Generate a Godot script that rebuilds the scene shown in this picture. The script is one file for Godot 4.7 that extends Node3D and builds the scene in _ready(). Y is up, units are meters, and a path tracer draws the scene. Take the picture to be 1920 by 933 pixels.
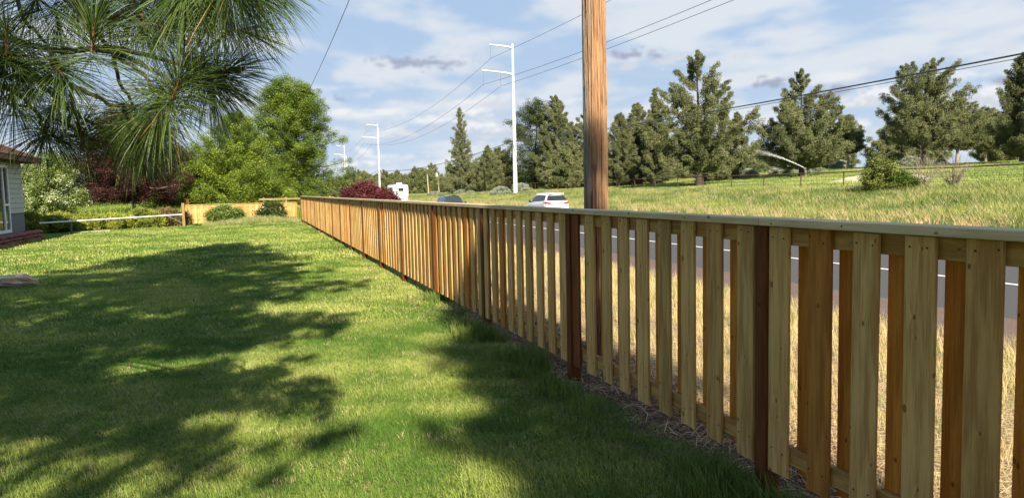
extends Node3D
# A cedar board fence between a shaded lawn and a country road.

const EYE := Vector3(0, 1.68, 0)
const FENCE_X := 2.53          # lawn side of the posts
const BAY := 2.625

var rng := RandomNumberGenerator.new()
var taken := {}
var M := {}
var wobble := FastNoiseLite.new()
var patch := FastNoiseLite.new()


# ---------------------------------------------------------------- geometry helper
class Geo:
	var v := PackedVector3Array()
	var n := PackedVector3Array()
	var uv := PackedVector2Array()
	var c := PackedColorArray()
	var i := PackedInt32Array()

	# corners run counter-clockwise seen from outside
	func quad(a: Vector3, b: Vector3, d: Vector3, e: Vector3) -> void:
		var k := v.size()
		var nn := (b - a).cross(e - a).normalized()
		v.append_array([a, b, d, e])
		n.append_array([nn, nn, nn, nn])
		uv.append_array([Vector2(0, 0), Vector2(1, 0), Vector2(1, 1), Vector2(0, 1)])
		i.append_array([k, k + 2, k + 1, k, k + 3, k + 2])

	func tri(a: Vector3, b: Vector3, d: Vector3) -> void:
		var k := v.size()
		var nn := (b - a).cross(d - a).normalized()
		v.append_array([a, b, d])
		n.append_array([nn, nn, nn])
		uv.append_array([Vector2(0, 0), Vector2(1, 0), Vector2(1, 1)])
		i.append_array([k, k + 2, k + 1])

	func box(lo: Vector3, hi: Vector3) -> void:
		var a := lo
		var b := hi
		quad(Vector3(a.x, a.y, b.z), Vector3(b.x, a.y, b.z), Vector3(b.x, b.y, b.z), Vector3(a.x, b.y, b.z))
		quad(Vector3(b.x, a.y, a.z), Vector3(a.x, a.y, a.z), Vector3(a.x, b.y, a.z), Vector3(b.x, b.y, a.z))
		quad(Vector3(a.x, a.y, a.z), Vector3(a.x, a.y, b.z), Vector3(a.x, b.y, b.z), Vector3(a.x, b.y, a.z))
		quad(Vector3(b.x, a.y, b.z), Vector3(b.x, a.y, a.z), Vector3(b.x, b.y, a.z), Vector3(b.x, b.y, b.z))
		quad(Vector3(a.x, b.y, b.z), Vector3(b.x, b.y, b.z), Vector3(b.x, b.y, a.z), Vector3(a.x, b.y, a.z))
		quad(Vector3(a.x, a.y, a.z), Vector3(b.x, a.y, a.z), Vector3(b.x, a.y, b.z), Vector3(a.x, a.y, b.z))

	# rows of points -> smooth surface; outside lies to the left of (along rows) x (along columns)
	func grid(rows: Array, flip := false) -> void:
		var k := v.size()
		var nr := rows.size()
		var nc: int = rows[0].size()
		for r in nr:
			for q in nc:
				var p: Vector3 = rows[r][q]
				var du: Vector3 = rows[r][mini(q + 1, nc - 1)] - rows[r][maxi(q - 1, 0)]
				var dv: Vector3 = rows[mini(r + 1, nr - 1)][q] - rows[maxi(r - 1, 0)][q]
				var nn := du.cross(dv).normalized()
				if flip:
					nn = -nn
				if nn.length_squared() < 0.5:
					nn = Vector3.UP
				v.append(p)
				n.append(nn)
				uv.append(Vector2(float(q) / (nc - 1), float(r) / (nr - 1)))
		for r in nr - 1:
			for q in nc - 1:
				var a := k + r * nc + q
				var b := a + 1
				var d := a + nc + 1
				var e := a + nc
				if flip:
					i.append_array([a, b, d, a, d, e])
				else:
					i.append_array([a, d, b, a, e, d])

	func tube(path: Array, radii: Array, sides := 7, cap := true) -> void:
		var k := v.size()
		var cnt := path.size()
		var side := Vector3.ZERO
		for r in cnt:
			var t: Vector3 = (path[mini(r + 1, cnt - 1)] - path[maxi(r - 1, 0)]).normalized()
			if r == 0:
				side = t.cross(Vector3.UP if absf(t.y) < 0.9 else Vector3.RIGHT).normalized()
			else:
				side = (side - t * side.dot(t)).normalized()
			var other := t.cross(side)
			for s in sides + 1:
				var a := TAU * s / sides
				var o := side * cos(a) + other * sin(a)
				v.append(path[r] + o * radii[r])
				n.append(o)
				uv.append(Vector2(float(s) / sides, r))
		for r in cnt - 1:
			for s in sides:
				var a := k + r * (sides + 1) + s
				var b := a + sides + 1
				i.append_array([a, b, a + 1, a + 1, b, b + 1])
		if cap:
			for e in [0, cnt - 1]:
				var t: Vector3 = (path[1] - path[0]).normalized() * -1.0 if e == 0 else (path[cnt - 1] - path[cnt - 2]).normalized()
				var m := v.size()
				v.append(path[e])
				n.append(t)
				uv.append(Vector2.ZERO)
				for s in sides + 1:
					v.append(v[k + e * (sides + 1) + s])
					n.append(t)
					uv.append(Vector2.ZERO)
				for s in sides:
					if e == 0:
						i.append_array([m, m + 1 + s, m + 2 + s])
					else:
						i.append_array([m, m + 2 + s, m + 1 + s])

	func mesh(flat := false) -> ArrayMesh:
		var a := []
		a.resize(Mesh.ARRAY_MAX)
		a[Mesh.ARRAY_VERTEX] = v
		if not flat:
			a[Mesh.ARRAY_NORMAL] = n
		if uv.size() == v.size() and not flat:
			a[Mesh.ARRAY_TEX_UV] = uv
		if c.size() == v.size():
			a[Mesh.ARRAY_COLOR] = c
		a[Mesh.ARRAY_INDEX] = i
		var m := ArrayMesh.new()
		m.add_surface_from_arrays(Mesh.PRIMITIVE_TRIANGLES, a)
		return m


# ---------------------------------------------------------------- naming helpers
func numbered(called: String) -> String:
	var k: int = taken.get(called, 0)
	taken[called] = k + 1
	return called if k == 0 else "%s_%03d" % [called, k]

func tag(o: Node3D, label: String, category: String, group := "", kind := "") -> void:
	o.set_meta("label", label)
	if category:
		o.set_meta("category", category)
	if group:
		o.set_meta("group", group)
	if kind:
		o.set_meta("kind", kind)

func thing(called: String, label: String, category: String, at: Vector3, group := "") -> Node3D:
	var o := Node3D.new()
	o.name = numbered(called)
	add_child(o)
	o.position = at
	tag(o, label, category, group)
	return o

func part(called: String, mesh: Mesh, mat: Material, parent: Node3D, at := Vector3.ZERO) -> MeshInstance3D:
	var o := MeshInstance3D.new()
	o.name = called
	o.mesh = mesh
	o.material_override = mat
	parent.add_child(o, true)
	o.position = at
	return o

func structure(called: String, mesh: Mesh, mat: Material) -> MeshInstance3D:
	var o := part(numbered(called), mesh, mat, self)
	o.set_meta("kind", "structure")
	return o

func copies(called: String, mesh: Mesh, mat: Material, parent: Node3D, where: Array, tints: PackedColorArray) -> MultiMeshInstance3D:
	var mm := MultiMesh.new()
	mm.transform_format = MultiMesh.TRANSFORM_3D
	mm.use_colors = true
	mm.mesh = mesh
	mm.instance_count = where.size()
	for k in where.size():
		mm.set_instance_transform(k, where[k])
		mm.set_instance_color(k, tints[k])
	var o := MultiMeshInstance3D.new()
	o.name = called
	o.multimesh = mm
	o.material_override = mat
	parent.add_child(o, true)
	o.set_meta("kind", "stuff")
	return o

func stuff(called: String, label: String, category: String, mesh: Mesh, mat: Material, where: Array, tints: PackedColorArray) -> void:
	var o := copies(numbered(called), mesh, mat, self, where, tints)
	tag(o, label, category, "", "stuff")

func mat(r: float, g: float, b: float, rough := 0.8, metal := 0.0) -> StandardMaterial3D:
	var m := StandardMaterial3D.new()
	m.albedo_color = Color(r, g, b).linear_to_srgb()
	m.roughness = rough
	m.metallic = metal
	return m

func leaf_mat(rough := 0.6, back := 0.5) -> StandardMaterial3D:
	var m := StandardMaterial3D.new()
	m.vertex_color_use_as_albedo = true
	m.roughness = rough
	m.metallic_specular = 0.35
	if back > 0.0:
		m.backlight_enabled = true
		m.backlight = Color(back, back, back * 0.7)
	return m

func rnd(a: float, b: float) -> float:
	return rng.randf_range(a, b)

func noise_tex(freq: float, ramp: Array, size := 512, seedling := 1, octaves := 4) -> NoiseTexture2D:
	var f := FastNoiseLite.new()
	f.seed = seedling
	f.frequency = freq
	f.fractal_octaves = octaves
	var t := NoiseTexture2D.new()
	t.width = size
	t.height = size
	t.seamless = true
	t.noise = f
	if ramp:
		var g := Gradient.new()
		var offs := PackedFloat32Array()
		var cols := PackedColorArray()
		for k in ramp.size():
			offs.append(ramp[k][0])
			cols.append(Color(ramp[k][1], ramp[k][2], ramp[k][3]).linear_to_srgb())
		g.offsets = offs
		g.colors = cols
		t.color_ramp = g
	return t

func ground_mat(freq: float, ramp: Array, metres: float, bump: float, seedling := 1, rough := 0.95) -> StandardMaterial3D:
	var m := StandardMaterial3D.new()
	m.albedo_texture = noise_tex(freq, ramp, 512, seedling, 5)
	m.uv1_triplanar = true
	m.uv1_world_triplanar = true
	m.uv1_scale = Vector3.ONE / metres
	m.roughness = rough
	m.metallic_specular = 0.2
	if bump > 0.0:
		m.heightmap_enabled = true
		m.heightmap_texture = noise_tex(freq * 1.7, [], 512, seedling + 7, 4)
		m.heightmap_scale = bump
	return m

# Sawn timber: long grain that bends round knots, faint cross marks of the saw. One pixel is about 1.3 mm.
func wood_images(seedling: int, light := Vector3(0.63, 0.485, 0.265), mid := Vector3(0.42, 0.28, 0.135)) -> Array:
	var w := 384
	var h := 768
	var a := Image.create(w, h, false, Image.FORMAT_RGB8)
	var b := Image.create(w, h, false, Image.FORMAT_RGB8)
	var broad := FastNoiseLite.new()
	broad.seed = seedling
	broad.frequency = 0.02
	var fine := FastNoiseLite.new()
	fine.seed = seedling + 1
	fine.frequency = 0.16
	fine.fractal_octaves = 3
	var r := RandomNumberGenerator.new()
	r.seed = seedling
	var knots := []
	for k in 9:
		knots.append(Vector3(r.randf() * w, r.randf() * h, 2.5 + 5.5 * pow(r.randf(), 1.6)))
	var dark := Vector3(0.15, 0.075, 0.035)
	for y in h:
		var near := []
		var turn := TAU * y / h      # the grain closes on itself, so boards show no seam
		var cy := cos(turn)
		var sy := sin(turn)
		for k in knots:
			for wrap in [-h, 0, h]:
				if absf(k.y + wrap - y) < k.z * 9.0:
					near.append(Vector3(k.x, k.y + wrap, k.z))
		for x in w:
			var gx := float(x)
			var knot := 0.0
			var ring := 0.0
			for k in near:
				var dx: float = gx - k.x
				var dy: float = (y - k.y) * 0.62
				var d2: float = (dx * dx + dy * dy) / (k.z * k.z)
				gx += dx * 1.6 * exp(-d2 * 0.18)
				if d2 < 1.7:
					knot = maxf(knot, smoothstep(1.7, 0.7, d2))
					ring = 0.5 + 0.5 * sin(sqrt(d2) * 14.0)
			var n1 := broad.get_noise_3d(gx * 1.3, cy * 12.2, sy * 12.2)
			var n2 := fine.get_noise_3d(gx * 1.6, cy * 4.3, sy * 4.3)
			var t := clampf(0.40 + n1 * 1.5 + n2 * 0.8, 0.0, 1.0)
			var c := light.lerp(mid, t)
			c = c.lerp(dark.lerp(mid, ring * 0.35), knot * 0.85)
			var saw := sin(turn * 141.0 + n1 * 9.0 + x * 0.06) * 0.5
			var hgt := clampf(0.5 + n2 * 0.5 + saw * 0.22 - knot * 0.15, 0.0, 1.0)
			a.set_pixel(x, y, Color(c.x, c.y, c.z).linear_to_srgb())
			b.set_pixel(x, y, Color(hgt, hgt, hgt))
	return [ImageTexture.create_from_image(a), ImageTexture.create_from_image(b)]

func wood(images: Array, tint: Color, relief := 0.3) -> StandardMaterial3D:
	var m := StandardMaterial3D.new()
	m.albedo_texture = images[0]
	m.albedo_color = tint
	m.roughness = 0.82
	m.metallic_specular = 0.3
	m.heightmap_enabled = true
	m.heightmap_texture = images[1]
	m.heightmap_scale = relief
	return m

# ---------------------------------------------------------------- the lie of the land
func land(x: float, z: float) -> float:
	if x < 2.4:
		var far := Vector2(x - 0.3, z + 44.3)
		return 0.28 * exp(-far.length_squared() / 3.0) + 0.012 * wobble.get_noise_2d(x * 3.0, z * 3.0)
	if x < 9.0:
		return -0.38 * smoothstep(2.4, 9.0, x) + 0.02 * wobble.get_noise_2d(x * 3.0, z * 3.0) * smoothstep(2.4, 4.0, x) * smoothstep(9.0, 7.5, x)
	if x < 25.0:
		return -0.38
	var k := lerpf(1.0, 0.35, smoothstep(110.0, 240.0, -z))
	var up := 1.45 * smoothstep(25.0, 46.0, x) + 0.055 * maxf(0.0, minf(x, 92.0) - 46.0) + 0.02 * maxf(0.0, x - 92.0)
	return -0.38 + k * up + 0.16 * wobble.get_noise_2d(x * 0.7, z * 0.7) * smoothstep(26.0, 31.0, x)

func on_land(x: float, z: float) -> Vector3:
	return Vector3(x, land(x, z), z)

func z_steps(z0: float, z1: float) -> Array:
	var out := []
	var z := z0
	while z > z1:
		out.append(z)
		z -= 1.5 if z > -60.0 and z < 20.0 else (4.0 if z > -160.0 else 40.0)
		if z > z1 and out.size() > 4000:
			break
	out.append(z1)
	return out

func sheet(called: String, xs: Array, z0: float, z1: float, m: Material, lift := 0.0) -> void:
	var rows := []
	for z in z_steps(z0, z1):
		var row := PackedVector3Array()
		for x in xs:
			row.append(Vector3(x, land(x, z) + lift, z))
		rows.append(row)
	var g := Geo.new()
	g.grid(rows)
	structure(called, g.mesh(), m)

func span(a: float, b: float, n: int) -> Array:
	var out := []
	for k in n + 1:
		out.append(lerpf(a, b, float(k) / n))
	return out

const PINE_TUFTS := [
	[Vector3(-0.225, 2.032, -2.753), Vector3(0.38, 0.76, 0.53), 0.25, 230],
	[Vector3(-0.088, 2.120, -2.979), Vector3(0.87, 0.36, 0.32), 0.22, 220],
	[Vector3(-0.132, 2.109, -3.099), Vector3(0.88, -0.34, 0.33), 0.22, 170],
	[Vector3(-0.026, 2.328, -2.605), Vector3(0.69, -0.57, 0.45), 0.25, 230],
	[Vector3(-0.173, 2.339, -2.709), Vector3(-0.10, -0.97, 0.22), 0.25, 210],
	[Vector3(0.041, 2.386, -2.693), Vector3(0.88, -0.36, 0.33), 0.25, 220],
	[Vector3(-0.105, 2.408, -2.850), Vector3(0.14, -0.96, 0.26), 0.25, 180],
	[Vector3(-0.458, 2.185, -2.739), Vector3(0.19, 0.93, 0.33), 0.23, 200],
	[Vector3(-0.747, 2.202, -2.944), Vector3(0.13, 0.97, 0.19), 0.23, 170],
	[Vector3(-0.774, 2.155, -3.055), Vector3(-0.48, -0.83, 0.28), 0.24, 220],
	[Vector3(-0.738, 2.134, -3.094), Vector3(0.49, -0.65, 0.58), 0.22, 170],
	[Vector3(-0.826, 2.039, -3.275), Vector3(0.06, -0.99, 0.10), 0.22, 110],
	[Vector3(-0.771, 1.936, -3.459), Vector3(-0.22, -0.78, 0.58), 0.22, 150],
	[Vector3(-0.714, 1.909, -3.438), Vector3(0.85, -0.41, 0.32), 0.20, 110],
	[Vector3(-0.616, 1.932, -3.301), Vector3(0.06, 0.73, 0.68), 0.22, 150],
	[Vector3(-0.436, 1.959, -3.348), Vector3(0.17, -0.94, 0.28), 0.25, 200],
	[Vector3(-0.508, 1.990, -3.481), Vector3(-0.46, -0.88, -0.08), 0.24, 170],
	[Vector3(-0.362, 1.972, -3.324), Vector3(0.44, -0.82, 0.36), 0.24, 170],
	[Vector3(-0.259, 2.253, -2.889), Vector3(0.54, 0.56, 0.63), 0.23, 200],
	[Vector3(-0.357, 2.307, -3.139), Vector3(0.06, -0.96, 0.27), 0.22, 150],
	[Vector3(-0.712, 2.028, -3.341), Vector3(-0.09, -0.37, 0.92), 0.20, 110],
	[Vector3(-0.820, 2.492, -4.052), Vector3(0.06, -0.97, -0.23), 0.23, 120],
	[Vector3(-0.600, 2.107, -2.939), Vector3(0.46, -0.63, 0.62), 0.22, 170],
	[Vector3(-0.532, 2.442, -3.527), Vector3(0.31, -0.93, 0.18), 0.24, 170],
	[Vector3(-0.442, 2.487, -3.606), Vector3(0.30, -0.95, 0.02), 0.24, 170],
	[Vector3(-0.793, 2.445, -3.510), Vector3(-0.39, -0.92, -0.06), 0.22, 110],
	[Vector3(-0.633, 2.469, -3.458), Vector3(0.04, -0.97, 0.24), 0.22, 150],
	[Vector3(-0.324, 2.487, -3.461), Vector3(0.45, -0.87, 0.22), 0.24, 180],
	[Vector3(-0.185, 2.212, -3.285), Vector3(0.85, -0.41, 0.32), 0.22, 150],
	[Vector3(-0.141, 2.086, -3.153), Vector3(0.43, -0.84, 0.33), 0.23, 150],
	[Vector3(-0.299, 2.011, -2.988), Vector3(-0.18, -0.97, 0.14), 0.24, 190],
	[Vector3(-0.450, 1.924, -3.667), Vector3(0.07, -0.99, 0.11), 0.22, 120],
	[Vector3(-0.010, 2.318, -3.234), Vector3(0.94, -0.27, 0.21), 0.22, 130],
	[Vector3(-0.093, 2.380, -3.162), Vector3(0.53, -0.84, 0.10), 0.24, 160],
	[Vector3(-0.008, 2.481, -2.930), Vector3(0.76, -0.57, 0.31), 0.25, 170],
	[Vector3(-0.886, 2.160, -3.199), Vector3(-0.63, -0.76, -0.15), 0.23, 150],
	[Vector3(-0.893, 2.335, -3.322), Vector3(0.39, 0.92, 0.06), 0.23, 130],
]
const PINE_LIMBS := [
	[0.026, [Vector3(-1.892, 2.488, -4.520), Vector3(-1.107, 2.381, -3.822), Vector3(-0.889, 2.320, -3.637), Vector3(-0.692, 2.260, -3.460), Vector3(-0.514, 2.246, -3.346), Vector3(-0.381, 2.178, -3.189), Vector3(-0.300, 2.121, -3.051), Vector3(-0.225, 2.032, -2.753)]],
	[0.022, [Vector3(-1.952, 2.355, -4.635), Vector3(-1.106, 2.226, -3.915), Vector3(-0.861, 2.178, -3.722), Vector3(-0.723, 2.154, -3.620), Vector3(-0.590, 2.087, -3.517), Vector3(-0.497, 2.040, -3.428), Vector3(-0.393, 2.026, -3.339), Vector3(-0.356, 1.972, -3.322)]],
	[0.016, [Vector3(-1.061, 2.624, -3.721), Vector3(-0.886, 2.502, -3.599), Vector3(-0.827, 2.378, -3.515), Vector3(-0.734, 2.289, -3.371), Vector3(-0.612, 2.115, -2.997)]],
	[0.018, [Vector3(-0.836, 2.716, -3.759), Vector3(-0.672, 2.539, -3.583), Vector3(-0.597, 2.384, -3.438), Vector3(-0.486, 2.230, -3.282), Vector3(-0.395, 2.155, -3.192), Vector3(-0.327, 2.063, -3.108), Vector3(-0.299, 2.011, -2.988)]],
	[0.014, [Vector3(-1.107, 2.154, -3.591), Vector3(-0.913, 2.121, -3.470), Vector3(-0.808, 2.040, -3.428), Vector3(-0.785, 1.988, -3.468), Vector3(-0.771, 1.936, -3.459)]],
	[0.014, [Vector3(-0.692, 2.260, -3.460), Vector3(-0.505, 2.247, -3.290), Vector3(-0.308, 2.197, -3.166), Vector3(-0.220, 2.158, -3.080), Vector3(-0.088, 2.120, -2.979)]],
	[0.012, [Vector3(-0.861, 2.178, -3.722), Vector3(-0.767, 2.102, -3.631), Vector3(-0.695, 2.044, -3.549), Vector3(-0.605, 1.983, -3.513), Vector3(-0.515, 1.964, -3.428), Vector3(-0.436, 1.959, -3.348)]],
	[0.020, [Vector3(-1.020, 2.740, -3.611), Vector3(-0.642, 2.616, -3.367), Vector3(-0.367, 2.480, -3.051), Vector3(-0.178, 2.414, -2.823), Vector3(-0.026, 2.356, -2.660), Vector3(0.074, 2.385, -2.682), Vector3(0.095, 2.427, -2.784)]],
	[0.012, [Vector3(-0.682, 2.480, -3.475), Vector3(-0.554, 2.333, -3.102), Vector3(-0.498, 2.240, -2.863), Vector3(-0.458, 2.185, -2.739)]],
	[0.011, [Vector3(-0.695, 2.044, -3.549), Vector3(-0.679, 1.975, -3.432), Vector3(-0.714, 1.909, -3.438)]],
	[0.010, [Vector3(-0.702, 2.145, -3.612), Vector3(-0.663, 2.038, -3.431), Vector3(-0.616, 1.932, -3.301)]],
	[0.012, [Vector3(-0.597, 2.384, -3.438), Vector3(-0.441, 2.367, -3.278), Vector3(-0.340, 2.290, -3.026), Vector3(-0.259, 2.253, -2.889)]],
	[0.010, [Vector3(-1.005, 2.279, -3.462), Vector3(-0.847, 2.207, -3.190), Vector3(-0.747, 2.202, -2.944)]],
	[0.010, [Vector3(-0.486, 2.230, -3.282), Vector3(-0.521, 2.170, -3.606), Vector3(-0.472, 2.079, -3.582), Vector3(-0.450, 1.924, -3.667)]],
]

# ---------------------------------------------------------------- timber pieces
# a board standing on its end: cross-section w (z) by t (x), chamfered edges, grain along y
func board_mesh(w: float, t: float, hgt: float, shift: Vector2, ch := 0.003) -> ArrayMesh:
	var g := Geo.new()
	var hw := w / 2.0
	var ht := t / 2.0
	var ring := [Vector2(-ht, -hw + ch), Vector2(-ht, hw - ch), Vector2(-ht + ch, hw), Vector2(ht - ch, hw), Vector2(ht, hw - ch), Vector2(ht, -hw + ch), Vector2(ht - ch, -hw), Vector2(-ht + ch, -hw)]
	var along := 0.0
	for k in 8:
		var p: Vector2 = ring[k]
		var q: Vector2 = ring[(k + 1) % 8]
		var step := p.distance_to(q)
		g.quad(Vector3(p.x, 0, p.y), Vector3(q.x, 0, q.y), Vector3(q.x, hgt, q.y), Vector3(p.x, hgt, p.y))
		var m := g.uv.size()
		var u0 := along / 0.5 + shift.x
		var u1 := (along + step) / 0.5 + shift.x
		g.uv[m - 4] = Vector2(u0, shift.y)
		g.uv[m - 3] = Vector2(u1, shift.y)
		g.uv[m - 2] = Vector2(u1, shift.y + hgt / 1.0)
		g.uv[m - 1] = Vector2(u0, shift.y + hgt / 1.0)
		along += step
	for e in [0.0, hgt]:
		for k in range(1, 7):
			var a := Vector3(ring[0].x, e, ring[0].y)
			var b := Vector3(ring[k].x, e, ring[k].y)
			var d := Vector3(ring[k + 1].x, e, ring[k + 1].y)
			if e == 0.0:
				g.tri(a, d, b)
			else:
				g.tri(a, b, d)
			var m := g.uv.size()
			for q in [m - 3, m - 2, m - 1]:
				g.uv[q] = Vector2(g.v[q].x * 2.0 + shift.x, g.v[q].z * 2.0 + shift.y)
	return g.mesh()

func build_main_fence() -> void:
	var posts := []
	for k in range(-1, 17):
		posts.append(-(3.37 + BAY * k))
	var f := thing("board_fence", "long new cedar board fence with flat cap running along the lawn to the far corner", "fence", Vector3(FENCE_X, 0, posts[0]))
	var fronts := []
	var backs := []
	for k in 7:
		fronts.append(board_mesh(0.15, 0.02, 1.3, Vector2(rnd(0, 1), rnd(0, 1))))
	for k in 4:
		backs.append(board_mesh(0.15, 0.02, 1.26, Vector2(rnd(0, 1), rnd(0, 1))))
	var post_mesh := board_mesh(0.095, 0.098, 1.56, Vector2(0.3, 0.2), 0.004)
	var rail := board_mesh(0.038, 0.09, BAY - 0.097, Vector2(0.1, 0.6))
	var cap_long := board_mesh(0.128, 0.04, BAY * 2.0 - 0.007, Vector2(0.52, 0.1), 0.004)
	var cap_short := board_mesh(0.128, 0.04, BAY - 0.007, Vector2(0.75, 0.4), 0.004)
	var z0: float = posts[0]
	for k in posts.size():
		var z: float = posts[k] - z0
		var p := part("post", post_mesh, M.post, f, Vector3(0.049, -0.11, z))
		p.rotation.y = rnd(-0.02, 0.02)
		if k == 0:
			continue
		# bay between this post and the one nearer to the camera
		var zc := z + BAY / 2.0
		for y in [1.405, 0.265]:
			var r := part("rail", rail, M.rail, f, Vector3(0.056, y, z + 0.0485))
			r.rotation = Vector3(PI / 2, 0, 0)
			r.rotation.z = 0.0
			r.basis = Basis(Vector3(0, 1, 0), Vector3(0, 0, 1), Vector3(1, 0, 0))
			# the mesh's y (length) lies along z, its x (0.09) stands upright
		for s in 9:
			var zs := z + 0.0485 + 0.077 + s * 0.2925
			var tone: Material = M.slat[rng.randi() % M.slat.size()]
			if k == 2 and s == 0:
				tone = M.slat_brown
			if k == 1 and s == 1:
				tone = M.slat_orange
			if k > 2 and rng.randf() < 0.12:
				tone = M.slat_orange
			var b := part("slat", fronts[rng.randi() % fronts.size()], tone, f, Vector3(0.026 - 0.002 * rng.randf(), 0.152 + rnd(-0.006, 0.003), zs + rnd(-0.005, 0.005)))
			b.rotation = Vector3(rnd(-0.004, 0.004), rnd(-0.025, 0.025), 0)
			if rng.randf() < 0.5:
				b.rotation.y += PI
			if s < 8:
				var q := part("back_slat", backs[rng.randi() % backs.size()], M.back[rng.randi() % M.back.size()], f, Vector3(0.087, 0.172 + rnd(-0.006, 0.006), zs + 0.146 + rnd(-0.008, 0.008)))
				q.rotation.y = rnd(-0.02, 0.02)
	# cap boards, butted over every second post
	var k := 0
	while k < posts.size() - 1:
		var two: bool = k > 0 and k + 2 <= posts.size() - 1
		var far: float = posts[k + (2 if two else 1)] - z0
		var c := part("cap_board", cap_long if two else cap_short, M.cap, f, Vector3(0.05, 1.475, far + 0.002))
		c.basis = Basis(Vector3(0, -1, 0), Vector3(0, 0, 1), Vector3(-1, 0, 0))
		k += 2 if two else 1
	# screw heads on the nearer boards
	var disc := Geo.new()
	disc.tube([Vector3(0.001, 0, 0), Vector3(-0.0025, 0, 0)], [0.0042, 0.0042], 8)
	var where := []
	var tints := PackedColorArray()
	for kk in range(1, 5):
		var z: float = posts[kk] - z0
		for s in 9:
			var zs := z + 0.0485 + 0.077 + s * 0.2925
			for y in [1.405, 0.265]:
				for side in [-0.045, 0.045]:
					where.append(Transform3D(Basis(), Vector3(0.0145, y + rnd(-0.02, 0.02), zs + side + rnd(-0.012, 0.012))))
					tints.append(Color(0.02, 0.016, 0.012))
		for side in [0.6, 1.9]:
			where.append(Transform3D(Basis(), Vector3(-0.014, 1.475, z + side)))
			tints.append(Color(0.02, 0.016, 0.012))
	copies("screw_heads", disc.mesh(), M.tinted, f, where, tints)

func build_corner_fence() -> void:
	var zf := -46.0
	var f := thing("low_board_fence", "low pale sunlit board fence across the far end of the lawn", "fence", Vector3(2.4, 0, zf))
	var fronts := [board_mesh(0.17, 0.02, 1.0, Vector2(0.2, 0.3)), board_mesh(0.17, 0.02, 1.0, Vector2(0.6, 0.7)), board_mesh(0.17, 0.02, 1.0, Vector2(0.9, 0.1))]
	var turn := Basis(Vector3.UP, PI / 2)
	var post := board_mesh(0.1, 0.1, 1.12, Vector2(0.1, 0.1))
	for k in 3:
		var p := part("post", post, M.pale_post, f, Vector3(-0.1 - 2.95 * k, 0, 0))
		p.basis = turn
	for k in 2:
		var x0 := -0.1 - 2.95 * (k + 1)
		for y in [0.98, 0.3]:
			var g := Geo.new()
			g.box(Vector3(x0 + 0.055, y, -0.03), Vector3(x0 + 2.89, y + 0.09, 0.008))
			part("rail", g.mesh(), M.pale[0], f)
		for s in 9:
			var xs := x0 + 0.15 + s * 0.315
			var b := part("slat", fronts[rng.randi() % 3], M.pale[rng.randi() % M.pale.size()], f, Vector3(xs, 0.09, 0.022))
			b.basis = turn
			if s < 9:
				var q := part("back_slat", fronts[rng.randi() % 3], M.pale[rng.randi() % M.pale.size()], f, Vector3(minf(xs + 0.155, x0 + 2.8), 0.07, -0.046))
				q.basis = turn
	var c := Geo.new()
	c.box(Vector3(-6.05, 1.118, -0.06), Vector3(-0.06, 1.15, 0.07))
	part("cap_board", c.mesh(), M.pale[0], f)
	var e := thing("gate_post", "weathered grey square post at the left end of the low pale fence", "post", Vector3(-3.62, 0, -44.2))
	part("shaft", board_mesh(0.14, 0.14, 1.32, Vector2(0.4, 0.4), 0.008), M.grey_wood, e, Vector3(0, -0.05, 0))
	var e2 := thing("leaning_post", "brown wooden post standing behind the low pale fence", "post", Vector3(-3.7, 0, -48.5))
	part("shaft", board_mesh(0.16, 0.16, 1.5, Vector2(0.4, 0.4), 0.01), M.post, e2, Vector3(0, -0.05, 0))
	# swing gate: a white pipe on one thin leg, hung on the grey post with a brace
	var gate := thing("pipe_gate", "long white pipe gate swung out level above the spreading junipers", "gate", Vector3(-3.62, 0, -44.2))
	var tip := Vector3(-9.3, 0, -39.6) - Vector3(-3.62, 0, -44.2)
	var dir := tip.normalized()
	var g := Geo.new()
	g.tube([dir * 0.08 + Vector3.UP * 0.66, tip + Vector3.UP * 0.56], [0.032, 0.032], 8)
	part("boom", g.mesh(), M.white_paint, gate)
	g = Geo.new()
	var leg: Vector3 = tip * 0.81
	g.tube([leg + Vector3(0, -0.05, 0), leg + Vector3(0, 0.55, 0)], [0.045, 0.045], 8)
	part("leg", g.mesh(), M.dark_steel, gate)
	g = Geo.new()
	g.tube([dir * 0.09 + Vector3.UP * 0.2, dir * 0.95 + Vector3.UP * 0.62], [0.015, 0.015], 6)
	part("brace", g.mesh(), M.green_paint, gate)
	# timber fence of the neighbour, just seen over the low fence
	var nf := thing("neighbour_rail_fence", "grey rail fence glimpsed between the low fence and the green trees", "fence", Vector3(0.6, 0, -52))
	for k in 4:
		var p := Geo.new()
		p.box(Vector3(k * 1.4 - 0.05, -0.05, -0.05), Vector3(k * 1.4 + 0.05, 1.42, 0.05))
		part("post", p.mesh(), M.grey_wood, nf)
	for y in [0.75, 1.25]:
		var p := Geo.new()
		p.box(Vector3(-0.3, y, 0.053), Vector3(4.5, y + 0.11, 0.085))
		part("rail", p.mesh(), M.grey_wood, nf)

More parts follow.
